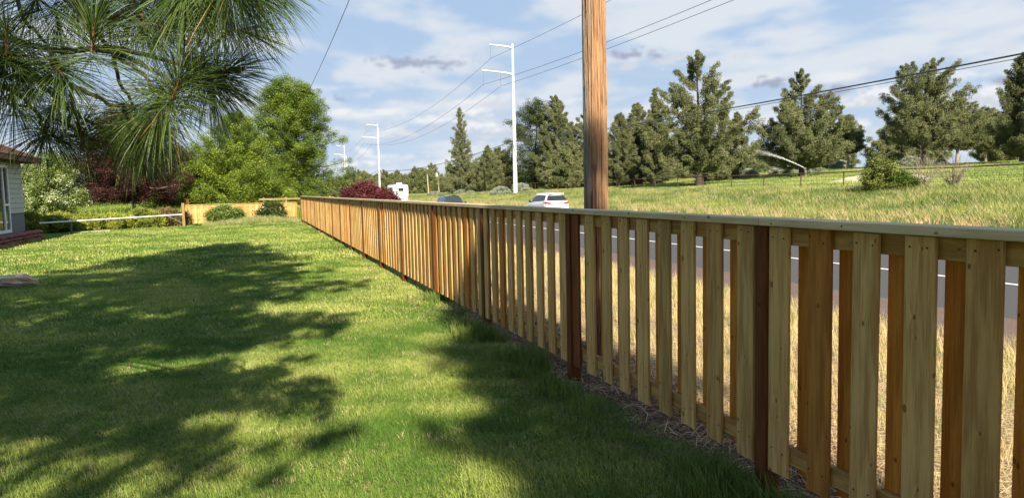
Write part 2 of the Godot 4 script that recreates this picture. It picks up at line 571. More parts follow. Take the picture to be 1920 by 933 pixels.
# ---------------------------------------------------------------- the old pole behind the fence
func build_wood_pole(at: Vector3, tall: float, detailed: bool, label: String) -> void:
	var p := thing("utility_pole", label, "utility pole", at, "wooden poles of the roadside line")
	var crack := FastNoiseLite.new()
	crack.seed = 11
	crack.frequency = 0.9
	crack.fractal_octaves = 3
	var rows := []
	var cols := PackedColorArray()
	var sides := 220 if detailed else 20
	var steps := 260 if detailed else 12
	for r in steps + 1:
		var y := tall * pow(float(r) / steps, 1.25) - (0.1 if r == 0 else 0.0)
		var row := PackedVector3Array()
		for s in sides + 1:
			var a := TAU * (s % sides) / sides
			var q := Vector3(cos(a) * 3.2, y * 0.32, sin(a) * 3.2)
			var hair := crack.get_noise_3d(q.x * 9.0, y * 2.6, q.z * 9.0)
			var fine := crack.get_noise_3d(q.x * 3.0, y * 0.55, q.z * 3.0)
			var big := crack.get_noise_3d(q.x * 0.9 + 31.0, y * 0.22, q.z * 0.9)
			var groove := smoothstep(0.10, 0.0, absf(big)) * 0.011 + smoothstep(0.07, 0.0, absf(fine)) * 0.006 + smoothstep(0.12, 0.0, absf(hair)) * 0.003
			var rad := lerpf(0.122, 0.095, y / 10.0) + fine * 0.003 - (groove if detailed else 0.0)
			row.append(Vector3(cos(a) * rad, y, sin(a) * rad))
			var base := Color(0.22, 0.12, 0.06).lerp(Color(0.41, 0.25, 0.14), clampf(0.5 + fine * 1.2 + hair * 1.5, 0.0, 1.0))
			# grey weathered wood on the side that faces the lawn, in long tongues
			var side := cos(a - PI * 0.98) - 0.45 + 0.9 * crack.get_noise_3d(q.x * 1.3, y * 0.13 + 9.0, q.z * 1.3) - 0.12 * maxf(y - 1.2, 0.0)
			base = base.lerp(Color(0.25, 0.215, 0.18), smoothstep(0.0, 0.25, side))
			base = base.lerp(Color(0.13, 0.055, 0.028), 0.85 * smoothstep(0.002, 0.010, groove))
			if y < 1.9 and detailed:
				var tar := smoothstep(0.05, 0.3, crack.get_noise_3d(q.x * 1.1 + 60.0, y * 0.25, q.z * 1.1))
				base = base.lerp(Color(0.09, 0.05, 0.035), tar * 0.75)
			cols.append(base)
		rows.append(row)
	var g := Geo.new()
	g.grid(rows, true)
	g.c = cols
	part("shaft", g.mesh(), M.pole_wood, p)
	var arm := Geo.new()
	arm.box(Vector3(-1.2, tall - 0.45, -0.18), Vector3(1.2, tall - 0.33, -0.09))
	part("crossarm", arm.mesh(), M.grey_wood, p)
	for x in [-1.1, 0.0, 1.1]:
		var ins := Geo.new()
		var y0 := tall - 0.33 if x != 0.0 else tall
		ins.tube([Vector3(x, y0, -0.13 if x != 0.0 else 0.0), Vector3(x, y0 + 0.08, -0.13 if x != 0.0 else 0.0), Vector3(x, y0 + 0.12, -0.13 if x != 0.0 else 0.0), Vector3(x, y0 + 0.16, -0.13 if x != 0.0 else 0.0)], [0.02, 0.05, 0.055, 0.03], 10)
		part("insulator", ins.mesh(), M.porcelain, p)

func wire_path(a: Vector3, b: Vector3, sag: float, n := 24) -> Array:
	var out := []
	for k in n + 1:
		var t := float(k) / n
		var p := a.lerp(b, t)
		p.y -= sag * 4.0 * t * (1.0 - t)
		out.append(p)
	return out

func wire(label: String, spans: Array, rad: float, mat_: Material, group := "") -> void:
	var base: Vector3 = spans[0][0]
	var o := thing("power_line", label, "power line", base, group)
	for s in spans:
		var path := wire_path(s[0] - base, s[1] - base, s[2])
		var rr := []
		for q in path:
			rr.append(rad)
		var g := Geo.new()
		g.tube(path, rr, 5)
		part("span", g.mesh(), mat_, o)

func build_steel_poles() -> void:
	var X := 38.3
	var Z := [21.0, -111.0, -244.0, -356.0, -470.0]
	var labels := ["", "tall white steel transmission pole with two arms standing behind the white car", "white steel transmission pole rising behind the dark red shrub and camper", "white steel transmission pole at the right edge of the big green tree", "farthest small white steel transmission pole left of the dark red shrub"]
	var tall := 23.0
	var tips := []
	for k in 5:
		var x: float = X + (0.0 if k < 3 else (2.0 if k == 3 else 16.0))
		var base := on_land(x, Z[k])
		tips.append([base + Vector3(-3.5, tall - 2.3, 0), base + Vector3(-4.7, tall - 6.2, 0), base + Vector3(-2.0, tall - 6.4, 0), base + Vector3(-0.35, 8.3 if k > 0 else 8.6, 0)])
		if k == 0:
			continue
		var p := thing("transmission_pole", labels[k], "power pole", base, "white steel poles along the road")
		var g := Geo.new()
		g.tube([Vector3(0, -0.3, 0), Vector3(0, 8, 0), Vector3(0, 16, 0), Vector3(0, tall, 0)], [0.36, 0.29, 0.22, 0.145], 14)
		part("shaft", g.mesh(), M.pole_white, p)
		for arm in [[tall - 0.6, 3.5, 0.35], [tall - 4.6, 4.8, 0.5]]:
			g = Geo.new()
			var pts := []
			var rr := []
			for q in 6:
				var t := q / 5.0
				pts.append(Vector3(-0.15 - arm[1] * t, arm[0] + arm[2] * pow(t, 0.6), 0))
				rr.append(lerpf(0.15, 0.08, t))
			g.tube(pts, rr, 10)
			part("arm", g.mesh(), M.pole_white, p)
		for ins in [[-3.5, tall - 0.3, tall - 2.25], [-4.7, tall - 4.15, tall - 6.15], [-2.0, tall - 4.3, tall - 6.35]]:
			g = Geo.new()
			var pts := []
			var rr := []
			for q in 19:
				pts.append(Vector3(ins[0], lerpf(ins[1], ins[2], q / 18.0), 0))
				rr.append(0.022 if q % 2 == 0 else 0.06)
			g.tube(pts, rr, 8)
			part("insulator", g.mesh(), M.insulator, p)
	var names := ["top high-voltage conductor strung from the upper arms of the white poles", "outer high-voltage conductor strung from the lower arm tips of the white poles", "inner high-voltage conductor strung nearest the shafts of the white poles", "thick low communication cable crossing the sky at right above the junipers"]
	for w in 4:
		var spans := []
		for k in 4:
			spans.append([tips[k][w], tips[k + 1][w], (3.2 if w < 3 else 1.6) if k > 0 else [1.2, 1.8, 1.2, 1.1][w]])
		wire(names[w], spans, 0.024 if w < 3 else 0.05, M.wire)
	var second := []
	for k in 2:
		second.append([tips[k][3] + Vector3(0, -0.22, 0), tips[k + 1][3] + Vector3(0, -0.14, 0), 1.6 if k > 0 else 1.12])
	wire("thin wire running just below the thick communication cable", second, 0.02, M.wire)

# ---------------------------------------------------------------- the house at the left edge
func build_house() -> void:
	var X := -9.2
	var ZC := -36.9                        # far corner
	var ZN := -20.0
	var o := thing("house", "grey lap-sided house corner with brown roof and white window at left edge", "house", Vector3(X, 0, ZC))
	var L := ZC - ZN                        # negative
	var g := Geo.new()
	g.box(Vector3(-8.0, 0.0, 0.0), Vector3(-0.03, 3.3, -L))
	part("wall", g.mesh(), M.house_grey, o)
	# lower panels
	var spans := [[0.0, 1.95], [4.35, -L]]
	for s in spans:
		g = Geo.new()
		g.box(Vector3(-0.028, 0.05, s[0] + 0.01), Vector3(0.0, 1.07, s[1] - 0.01))
		part("lower_panel", g.mesh(), M.house_dark, o)
		g = Geo.new()
		g.box(Vector3(-0.028, 1.072, s[0]), Vector3(0.02, 1.11, s[1]))
		part("trim", g.mesh(), M.house_dark, o)
		for k in 10:
			var y := 1.112 + k * 0.2
			g = Geo.new()
			var z0: float = s[0] + 0.01
			var z1: float = s[1] - 0.01
			g.quad(Vector3(0.03, y, z1), Vector3(0.03, y, z0), Vector3(0.012, y + 0.186, z0), Vector3(0.012, y + 0.186, z1))
			g.quad(Vector3(-0.028, y, z1), Vector3(-0.028, y, z0), Vector3(0.026, y, z0), Vector3(0.026, y, z1))
			g.quad(Vector3(0.026, y, z0), Vector3(-0.028, y, z0), Vector3(-0.028, y + 0.186, z0), Vector3(0.012, y + 0.186, z0))
			g.quad(Vector3(-0.028, y, z1), Vector3(0.026, y, z1), Vector3(0.012, y + 0.186, z1), Vector3(-0.028, y + 0.186, z1))
			part("siding_board", g.mesh(), M.siding, o)
	# window
	var w := part("window", null, null, o, Vector3(0, 0, 1.98))
	g = Geo.new()
	g.box(Vector3(-0.025, 0.38, 0.06), Vector3(-0.012, 3.0, 2.28))
	w.mesh = g.mesh()
	w.material_override = M.car_glass
	for f in [[0.36, 0.48, 0.0, 2.34], [2.9, 3.02, 0.0, 2.34], [0.48, 2.9, 0.0, 0.1], [0.48, 2.9, 2.24, 2.34], [0.48, 2.9, 0.62, 0.74], [0.48, 2.9, 1.5, 1.62], [1.42, 1.5, 0.1, 0.62]]:
		g = Geo.new()
		g.box(Vector3(-0.026, f[0], f[2] + 0.001), Vector3(0.035, f[1], f[3] - 0.001))
		part("window_frame", g.mesh(), M.white_paint, w)
	g = Geo.new()
	g.box(Vector3(-0.026, 0.02, 0.0), Vector3(0.004, 0.355, 2.34))
	part("lower_panel", g.mesh(), M.house_dark, o, Vector3(0, 0, 1.99))
	g = Geo.new()
	g.box(Vector3(-0.026, 3.025, 0.0), Vector3(0.012, 3.11, 2.34))
	part("trim", g.mesh(), M.siding, o, Vector3(0, 0, 1.99))
	# roof with a deep eave, fascia and courses of shingles
	var r := part("roof", null, null, o)
	g = Geo.new()
	var e := 0.62
	var up := 0.42
	g.quad(Vector3(e, 3.16, -0.6), Vector3(e, 3.16, -L + 0.6), Vector3(-8.0, 3.16, -L + 0.6), Vector3(-8.0, 3.16, -0.6))
	g.quad(Vector3(e, 3.34, -L + 0.6), Vector3(e, 3.34, -0.6), Vector3(-4.0, 3.34 + up * (4.0 + e), -0.6), Vector3(-4.0, 3.34 + up * (4.0 + e), -L + 0.6))
	g.tri(Vector3(-8.6, 3.34, -0.6), Vector3(-4.0, 3.34 + up * (4.0 + e), -0.6), Vector3(e, 3.34, -0.6))
	r.mesh = g.mesh()
	r.material_override = M.roof
	g = Geo.new()
	g.box(Vector3(e, 3.16, -0.62), Vector3(e + 0.03, 3.35, -L + 0.62))
	g.box(Vector3(-8.0, 3.16, -0.64), Vector3(e, 3.35, -0.605))
	part("fascia", g.mesh(), M.fascia, r)
	for k in 12:
		g = Geo.new()
		var x0 := e + 0.05 - k * 0.2
		var y0 := 3.352 + k * 0.2 * up
		g.quad(Vector3(x0, y0 + 0.018, -L + 0.62), Vector3(x0, y0 + 0.018, -0.63), Vector3(x0 - 0.24, y0 + 0.24 * up + 0.006, -0.63), Vector3(x0 - 0.24, y0 + 0.24 * up + 0.006, -L + 0.62))
		g.quad(Vector3(x0, y0 - 0.004, -L + 0.62), Vector3(x0, y0 - 0.004, -0.63), Vector3(x0, y0 + 0.018, -0.63), Vector3(x0, y0 + 0.018, -L + 0.62))
		part("shingle_course", g.mesh(), M.roof, r)
	# planter edge of rough red blocks
	var pl := thing("block_planter", "low planter edge of rough red retaining blocks in front of the house", "planter", Vector3(-8.55, 0, -37.0))
	var kinds := []
	for k in 4:
		var rows := []
		for a in 5:
			var row := PackedVector3Array()
			for b in 6:
				var x := -0.10 + (0.0 if a in [0, 4] or b in [0, 5] else 0.13 + rnd(-0.012, 0.012))
				row.append(Vector3(x, lerpf(0.004, 0.126, a / 4.0), lerpf(-0.142, 0.142, b / 5.0)))
			rows.append(row)
		var q := Geo.new()
		q.grid(rows, true)
		q.box(Vector3(-0.2, 0.002, -0.143), Vector3(-0.1, 0.128, 0.143))
		kinds.append(q.mesh(true))
	for course in 3:
		for k in 40:
			part("block", kinds[rng.randi() % 4], M.block[rng.randi() % 3], pl, Vector3(rnd(-0.012, 0.012) - course * 0.015, course * 0.13 - 0.03, 0.15 + k * 0.29 + (0.145 if course % 2 else 0.0)))
		for k in 4:
			var b := part("block", kinds[rng.randi() % 4], M.block[rng.randi() % 3], pl, Vector3(-0.25 - k * 0.29, course * 0.13 - 0.03, 0.1))
			b.rotation.y = PI / 2
	var soil := Geo.new()
	soil.box(Vector3(-1.3, -0.05, 0.2), Vector3(-0.21, 0.3, 11.0))
	part("soil", soil.mesh(), M.mulch, pl)
	# concrete edging between lawn and junipers
	var ce := thing("concrete_edging", "pale concrete edging strip between the lawn and the spreading junipers", "edging", Vector3(-8.4, 0, -40.6))
	for k in 2:
		var q := Geo.new()
		q.box(Vector3(0.01, -0.05, -0.09), Vector3(0.89, 0.06, 0.09))
		var b := part("block", q.mesh(), M.concrete, ce, Vector3(k * 0.88, 0, -k * 0.5))
		b.rotation.y = 0.517

# ---------------------------------------------------------------- vehicles
# rows of a half section (x, y), z per row; a skin is stretched between sections
func car(called: String, label: String, category: String, at: Vector3, turn: float, paint: Material, tall: float, plate: bool, racks: bool) -> void:
	var o := thing(called, label, category, at)
	o.rotation.y = turn
	# length runs along -z (front) from the tail at z = 0
	var q := tall / 1.65
	var S := [
		[0.00, [[0.60, 0.30, 0.12], [0.80, 0.36, 0.05], [0.86, 0.60, 0.0], [0.84, 0.86, 0.05], [0.80, 1.06, 0.10], [0.78, 1.10, 0.12], [0.62, 1.47, 0.36], [0.58, 1.58, 0.30]]],
		[0.35, [[0.66, 0.26, 0.0], [0.86, 0.34, 0.0], [0.92, 0.62, 0.0], [0.91, 0.88, 0.0], [0.87, 1.07, 0.0], [0.85, 1.11, 0.02], [0.67, 1.48, 0.12], [0.60, 1.61, 0.1]]],
		[1.00, [[0.66, 0.24, 0.0], [0.87, 0.30, 0.0], [0.925, 0.62, 0.0], [0.92, 0.86, 0.0], [0.88, 1.03, 0.0], [0.86, 1.07, 0.0], [0.69, 1.50, 0.0], [0.62, 1.635, 0.0]]],
		[1.90, [[0.66, 0.24, 0.0], [0.87, 0.30, 0.0], [0.925, 0.62, 0.0], [0.92, 0.84, 0.0], [0.88, 1.00, 0.0], [0.86, 1.04, 0.0], [0.69, 1.51, 0.0], [0.62, 1.65, 0.0]]],
		[2.50, [[0.66, 0.24, 0.0], [0.87, 0.30, 0.0], [0.925, 0.62, 0.0], [0.92, 0.83, 0.0], [0.88, 0.98, 0.0], [0.86, 1.02, 0.0], [0.68, 1.48, 0.0], [0.60, 1.62, 0.0]]],
		[3.05, [[0.66, 0.24, 0.0], [0.87, 0.30, 0.0], [0.925, 0.62, 0.0], [0.92, 0.82, 0.0], [0.88, 0.96, 0.0], [0.86, 0.99, 0.0], [0.76, 1.22, 0.0], [0.66, 1.32, 0.0]]],
		[3.50, [[0.66, 0.24, 0.0], [0.87, 0.30, 0.0], [0.92, 0.62, 0.0], [0.91, 0.80, 0.0], [0.86, 0.93, 0.0], [0.83, 0.96, 0.0], [0.77, 1.00, 0.0], [0.70, 1.03, 0.0]]],
		[4.10, [[0.66, 0.26, 0.0], [0.84, 0.32, 0.0], [0.89, 0.60, 0.0], [0.86, 0.76, 0.0], [0.80, 0.86, 0.0], [0.76, 0.89, 0.0], [0.70, 0.92, 0.0], [0.60, 0.95, 0.0]]],
		[4.42, [[0.55, 0.30, 0.0], [0.66, 0.36, 0.0], [0.72, 0.56, 0.0], [0.70, 0.68, 0.0], [0.66, 0.76, 0.0], [0.62, 0.79, 0.0], [0.56, 0.82, 0.0], [0.46, 0.84, 0.0]]],
	]
	var P := func(s: int, r: int, side: float) -> Vector3:
		var d: Array = S[s][1][r]
		return Vector3(d[0] * side, d[1] * q, -(S[s][0] + d[2]))
	var body := Geo.new()
	var side_glass := []
	for side in [-1.0, 1.0]:
		for blockrows in [[0, 5], [5, 6], [6, 7]]:
			for sec in [[0, 1], [1, 4], [4, 5], [5, 8]]:
				var glass: bool = blockrows[0] == 5 and (sec[0] == 1 or sec[0] == 4)
				var rows := []
				for r in range(blockrows[0], blockrows[1] + 1):
					var row := PackedVector3Array()
					for s in range(sec[0], sec[1] + 1):
						row.append(P.call(s, r, side))
					rows.append(row)
				if glass:
					var gg := Geo.new()
					gg.grid(rows, side < 0.0)
					side_glass.append(gg.mesh())
				else:
					body.grid(rows, side < 0.0)
	# roof, bonnet, tail and nose across the car
	var across := func(s0: int, s1: int, r: int, crown: float) -> Array:
		var rows := []
		for s in range(s0, s1 + 1):
			var row := PackedVector3Array()
			var e: Vector3 = P.call(s, r, 1.0)
			for k in 9:
				var t := k / 4.0 - 1.0
				row.append(Vector3(e.x * t, e.y + crown * (1.0 - t * t), e.z - 0.0))
			rows.append(row)
		return rows
	body.grid(across.call(0, 4, 7, 0.055), false)
	var wind := Geo.new()
	wind.grid(across.call(4, 6, 7, 0.03), false)
	body.grid(across.call(6, 8, 7, 0.03), false)
	var tail := func(r0: int, r1: int) -> Array:
		var rows := []
		for r in range(r0, r1 + 1):
			var row := PackedVector3Array()
			var e: Vector3 = P.call(0, r, 1.0)
			for k in 9:
				var t := k / 4.0 - 1.0
				row.append(Vector3(e.x * t, e.y, e.z + 0.09 * (1.0 - t * t)))
			rows.append(row)
		return rows
	body.grid(tail.call(0, 5), false)
	body.grid(tail.call(6, 7), false)
	var rear := Geo.new()
	rear.grid(tail.call(5, 6), false)
	var nose := []
	for r in 8:
		var row := PackedVector3Array()
		var e: Vector3 = P.call(8, r, 1.0)
		for k in 9:
			var t := k / 4.0 - 1.0
			row.append(Vector3(e.x * t, e.y + (0.03 * (1.0 - t * t) if r == 7 else 0.0), e.z - 0.1 * (1.0 - t * t) * (1.0 if r < 7 else 0.0)))
		nose.append(row)
	body.grid(nose, true)
	part("body", body.mesh(), paint, o)
	for gm in side_glass:
		part("side_window", gm, M.car_glass, o)
	part("windshield", wind.mesh(), M.car_glass, o)
	part("rear_window", rear.mesh(), M.car_glass, o)
	for side in [-1.0, 1.0]:
		var lamp := Geo.new()
		lamp.grid([PackedVector3Array([Vector3(side * 0.42, 0.93 * q, 0.06), Vector3(side * 0.66, 0.86 * q, 0.03), Vector3(side * 0.87, 0.92 * q, -0.05), Vector3(side * 0.945, 1.0 * q, -0.45)]), PackedVector3Array([Vector3(side * 0.42, 0.97 * q, 0.05), Vector3(side * 0.66, 1.01 * q, 0.02), Vector3(side * 0.86, 1.05 * q, -0.07), Vector3(side * 0.93, 1.04 * q, -0.45)])], side < 0.0)
		part("tail_light", lamp.mesh(), M.tail_red, o)
		var low := Geo.new()
		low.box(Vector3(side * 0.66 - 0.11, 0.47, 0.0), Vector3(side * 0.66 + 0.11, 0.53, 0.055))
		part("reflector", low.mesh(), M.tail_red, o)
		var head := Geo.new()
		head.box(Vector3(side * 0.62 - 0.1, 0.66 * q, -4.47), Vector3(side * 0.62 + 0.1, 0.74 * q, -4.40))
		part("headlight", head.mesh(), M.porcelain, o)
		var mir := Geo.new()
		mir.tube([Vector3(side * 0.86, 1.0 * q, -2.95), Vector3(side * 0.97, 1.04 * q, -2.97), Vector3(side * 1.04, 1.06 * q, -2.97), Vector3(side * 1.10, 1.06 * q, -2.96)], [0.03, 0.07, 0.085, 0.05], 8)
		part("mirror", mir.mesh(), M.black_plastic, o)
		if racks:
			var rk := Geo.new()
			rk.tube([Vector3(side * 0.58, 1.61 * q, -0.5), Vector3(side * 0.58, 1.70 * q, -0.7), Vector3(side * 0.58, 1.72 * q, -1.9), Vector3(side * 0.57, 1.63 * q, -2.3)], [0.02, 0.02, 0.02, 0.02], 6)
			part("roof_rail", rk.mesh(), M.black_plastic, o)
		for z in [-0.85, -3.5]:
			var wh := part("wheel", null, null, o, Vector3(side * 0.80, 0.34, z))
			var g := Geo.new()
			g.tube([Vector3(-0.125, 0, 0), Vector3(-0.11, 0, 0), Vector3(0.11, 0, 0), Vector3(0.135, 0, 0)], [0.31, 0.34, 0.34, 0.31], 22)
			wh.mesh = g.mesh()
			wh.material_override = M.tyre
			g = Geo.new()
			g.tube([Vector3(side * 0.13, 0, 0), Vector3(side * 0.142, 0, 0)], [0.21, 0.2], 18)
			part("rim", g.mesh(), M.alloy, wh)
	if plate:
		var pg := Geo.new()
		pg.box(Vector3(-0.16, 0.62, 0.02), Vector3(0.16, 0.78, 0.1))
		part("license_plate", pg.mesh(), M.porcelain, o)
		pg = Geo.new()
		pg.box(Vector3(-0.55, 1.585 * q, -0.30), Vector3(0.55, 1.62 * q, -0.16))
		part("spoiler", pg.mesh(), paint, o)
		pg = Geo.new()
		pg.tube([Vector3(0.25, 1.64 * q, -0.7), Vector3(0.25, 1.70 * q, -0.62)], [0.02, 0.008], 6)
		part("antenna", pg.mesh(), M.black_plastic, o)
	var under := Geo.new()
	under.box(Vector3(-0.65, 0.24, -4.2), Vector3(0.65, 0.30, -0.25))
	part("underbody", under.mesh(), M.black_plastic, o)

func build_camper() -> void:
	var o := thing("camper", "white camper seen from behind on the road beyond the dark red shrub", "camper", Vector3(21.6, -0.38, -117.0))
	var rows := []
	var prof := [[0.55, 1.0], [1.1, 1.14], [1.9, 1.18], [2.6, 1.17], [2.85, 1.10], [2.97, 0.95], [3.0, 0.0]]
	var g := Geo.new()
	for side in [-1.0, 1.0]:
		rows = []
		for p in prof:
			var row := PackedVector3Array()
			for z in [0.0, -0.15, -3.0, -5.6, -5.9]:
				row.append(Vector3(side * p[1] * (0.97 if z == 0.0 or z == -5.9 else 1.0), p[0], z))
			rows.append(row)
		g.grid(rows, side < 0.0)
	for z in [0.0, -5.9]:
		rows = []
		for p in prof:
			var row := PackedVector3Array()
			for k in 5:
				row.append(Vector3((k / 2.0 - 1.0) * p[1] * 0.97, p[0], z + (0.06 if z == 0.0 else -0.06) * (1.0 - pow(k / 2.0 - 1.0, 2))))
			rows.append(row)
		g.grid(rows, z != 0.0)
	part("body", g.mesh(), M.white_gloss, o)
	g = Geo.new()
	g.box(Vector3(-0.42, 1.95, 0.05), Vector3(0.42, 2.45, 0.075))
	var w := part("rear_window", g.mesh(), M.car_glass, o)
	for f in [[-0.46, 1.91, 0.46, 1.95], [-0.46, 2.45, 0.46, 2.49], [-0.46, 1.95, -0.42, 2.45], [0.42, 1.95, 0.46, 2.45]]:
		g = Geo.new()
		g.box(Vector3(f[0], f[1], 0.045), Vector3(f[2], f[3], 0.085))
		part("window_frame", g.mesh(), M.white_gloss, w)
	g = Geo.new()
	g.box(Vector3(-1.205, 1.5, -2.6), Vector3(-1.16, 2.4, -1.2))
	part("side_window", g.mesh(), M.car_glass, o)
	g = Geo.new()
	g.box(Vector3(-0.45, 2.98, -1.6), Vector3(0.35, 3.27, -0.9))
	part("air_conditioner", g.mesh(), M.white_gloss, o)
	g = Geo.new()
	g.box(Vector3(-1.6, 2.62, -3.6), Vector3(-1.16, 2.68, -1.0))
	part("awning", g.mesh(), M.white_gloss, o)
	for side in [-1.0, 1.0]:
		g = Geo.new()
		g.box(Vector3(side * 1.0 - 0.06, 0.95, 0.02), Vector3(side * 1.0 + 0.06, 1.2, 0.05))
		part("tail_light", g.mesh(), M.tail_red, o)
		g = Geo.new()
		g.tube([Vector3(side * 0.85, 0.33, -3.2), Vector3(side * 1.08, 0.33, -3.2)], [0.33, 0.33], 18)
		part("wheel", g.mesh(), M.tyre, o)
	g = Geo.new()
	g.box(Vector3(-0.75, 0.42, 0.06), Vector3(0.75, 0.56, 0.16))
	part("bumper", g.mesh(), M.alloy, o)

# ---------------------------------------------------------------- foliage
func clump_mesh(kind: String, seedling: int) -> ArrayMesh:
	var r := RandomNumberGenerator.new()
	r.seed = seedling
	var g := Geo.new()
	var n := 34
	for k in n:
		var d := Vector3(r.randf_range(-1, 1), r.randf_range(-1, 1), r.randf_range(-1, 1))
		d = d.normalized() * pow(r.randf(), 0.4)
		if kind == "scale":       # juniper: tight upright sprays
			d.y *= 1.15
			var p := d * 0.30
			var up := (Vector3(d.x * 0.8, 0.75, d.z * 0.8) + Vector3(r.randf_range(-0.5, 0.5), r.randf_range(-0.3, 0.3), r.randf_range(-0.5, 0.5))).normalized()
			var side := up.cross(Vector3(r.randf_range(-1, 1), 0.1, r.randf_range(-1, 1))).normalized()
			var l := r.randf_range(0.12, 0.22)
			var w := r.randf_range(0.035, 0.055)
			g.tri(p - side * w, p + side * w, p + up * l)
			g.tri(p + side * w * 0.2 + up * l * 0.3, p + side * w * 2.4 + up * l * 0.75, p + side * w * 0.4 + up * l * 0.7)
		else:                      # broad leaves hanging every way
			var p := d * 0.36
			var a := Vector3(r.randf_range(-1, 1), r.randf_range(-0.9, 0.3), r.randf_range(-1, 1)).normalized()
			var side := a.cross(Vector3(r.randf_range(-0.6, 0.6), 1, r.randf_range(-0.6, 0.6))).normalized()
			var l := r.randf_range(0.10, 0.16)
			var w := l * 0.34
			g.quad(p, p + a * l * 0.5 + side * w, p + a * l, p + a * l * 0.5 - side * w)
	return g.mesh(true)

func grow(node: Node3D, spec: Dictionary) -> void:
	# arms leave the trunk and carry clumps; the crown's outline comes from their lengths
	rng.seed = spec.seed
	var H: float = spec.h
	var R: float = spec.r
	var clear: float = spec.get("clear", 0.1)
	var lobes := FastNoiseLite.new()
	lobes.seed = spec.seed
	lobes.frequency = 0.35
	var trunk := Geo.new()
	var lean := Vector3(rnd(-0.03, 0.03) * H, 0, rnd(-0.03, 0.03) * H)
	var tr: float = spec.get("trunk", H * 0.02)
	var top: float = H * (0.94 if spec.shape == "cone" else 0.72)
	var path := []
	var radii := []
	for k in 7:
		var t := k / 6.0
		path.append(lean * t * t + Vector3(rnd(-0.04, 0.04), top * t - (0.15 if k == 0 else 0.0), rnd(-0.04, 0.04)))
		radii.append(tr * (1.35 if k == 0 else 1.0) * (1.0 - 0.88 * t))
	trunk.tube(path, radii, 9)
	var where := []
	var tints := PackedColorArray()
	var base: Color = spec.color
	var arms: int = spec.get("arms", 90)
	var leaders: Array = spec.get("leaders", [])
	var per: int = spec.get("per", 24)
	var size: float = spec.get("size", 1.0)
	var loose: float = spec.get("loose", 0.32)
	var light: Color = spec.get("bright", base * 1.5)
	for a in arms:
		var u := (a + rnd(0.0, 0.9)) / arms
		var t: float
		var reach: float
		var rise: float
		if spec.shape == "cone":
			t = clear + (0.985 - clear) * pow(u, 1.15)
			var down := (t - clear) / (1.0 - clear)
			reach = R * pow(1.0 - down, spec.get("taper", 0.8)) * smoothstep(-0.22, 0.14, down) + 0.10
			rise = lerpf(0.30, 1.1, down)
		else:
			t = clear + (1.0 - clear) * u
			var m := (t - clear) / (1.0 - clear)
			var belly: float = spec.get("belly", 0.45)
			var q := (m - belly) / (1.0 - belly) if m > belly else (belly - m) / (belly + 0.18)
			reach = R * sqrt(maxf(0.03, 1.0 - q * q))
			rise = lerpf(-0.1, 0.5, m)
		var az := a * 2.39996 + rnd(-0.5, 0.5)
		var lobe := lobes.get_noise_3d(cos(az) * 3.0, t * 9.0, sin(az) * 3.0)
		reach *= clampf(0.86 + lobe * spec.get("rough", 0.75) + rnd(-0.10, 0.14), 0.25, 1.35)
		var dir := Vector3(cos(az), 0, sin(az))
		var shift := Vector3.ZERO
		var HH := H
		if leaders and t > 0.3:
			var ld: Array = leaders[a % leaders.size()]
			shift = Vector3(ld[0], 0, ld[1]) * smoothstep(0.25, 0.6, t)
			HH = H * lerpf(1.0, ld[2], smoothstep(0.25, 0.7, t))
		var y0: float = HH * t - reach * rise * 0.75
		y0 = clampf(y0, H * clear * 0.55, top)
		var o := lean * pow(y0 / H, 2.0) + Vector3.UP * y0
		var tip := lean * t * t + Vector3.UP * (HH * t) + dir * reach + shift
		o += shift * 0.8
		if a % 2 == 0 or spec.get("bare", false):
			trunk.tube([o, o.lerp(tip, 0.55) + Vector3.DOWN * reach * 0.06, o.lerp(tip, 0.94)], [tr * 0.30 * (1.0 - t * 0.7), tr * 0.18 * (1.0 - t * 0.7), 0.012], 5, false)
		var shade := rnd(0.0, 1.0)
		var many := per
		if spec.shape == "cone":
			many = int(per * (0.55 + 1.25 * reach / R))
		for k in many:
			var s := 1.0 - pow(rng.randf(), 1.4) * 0.8
			var p := o.lerp(tip, s)
			var j := loose * (0.55 + 0.6 * (1.0 - s)) * (R * 0.5 + 0.4)
			if spec.shape == "cone":
				j = loose * (0.34 * reach + 0.30) * (1.2 - 0.5 * s)
				p.y += reach * 0.16 * pow(s, 3.0)
			p += Vector3(rnd(-j, j), rnd(-j, j) * 0.75, rnd(-j, j))
			if p.y < 0.1:
				p.y = rnd(0.1, 0.5)
			var z := size * rnd(0.65, 1.25) * (lerpf(0.62, 1.0, minf(1.0, reach / 2.2)) if spec.shape == "cone" else 1.0)
			where.append(Transform3D(Basis.from_euler(Vector3(rnd(-0.4, 0.4), rnd(0, TAU), rnd(-0.4, 0.4))).scaled(Vector3(z, z, z)), p))
			var c := base.lerp(light, clampf(shade * 0.6 + rnd(0.0, 0.5), 0.0, 1.0))
			if spec.has("second") and rng.randf() < spec.second_share:
				c = spec.second
			tints.append(c)
	part("trunk", trunk.mesh(), spec.get("bark", M.bark_dark), node)
	copies("crown", spec.clump, spec.get("foliage", M.leaf), node, where, tints)

func tree(called: String, label: String, at: Vector3, spec: Dictionary, category := "tree", group := "") -> Node3D:
	var o := thing(called, label, category, at, group)
	grow(o, spec)
	return o

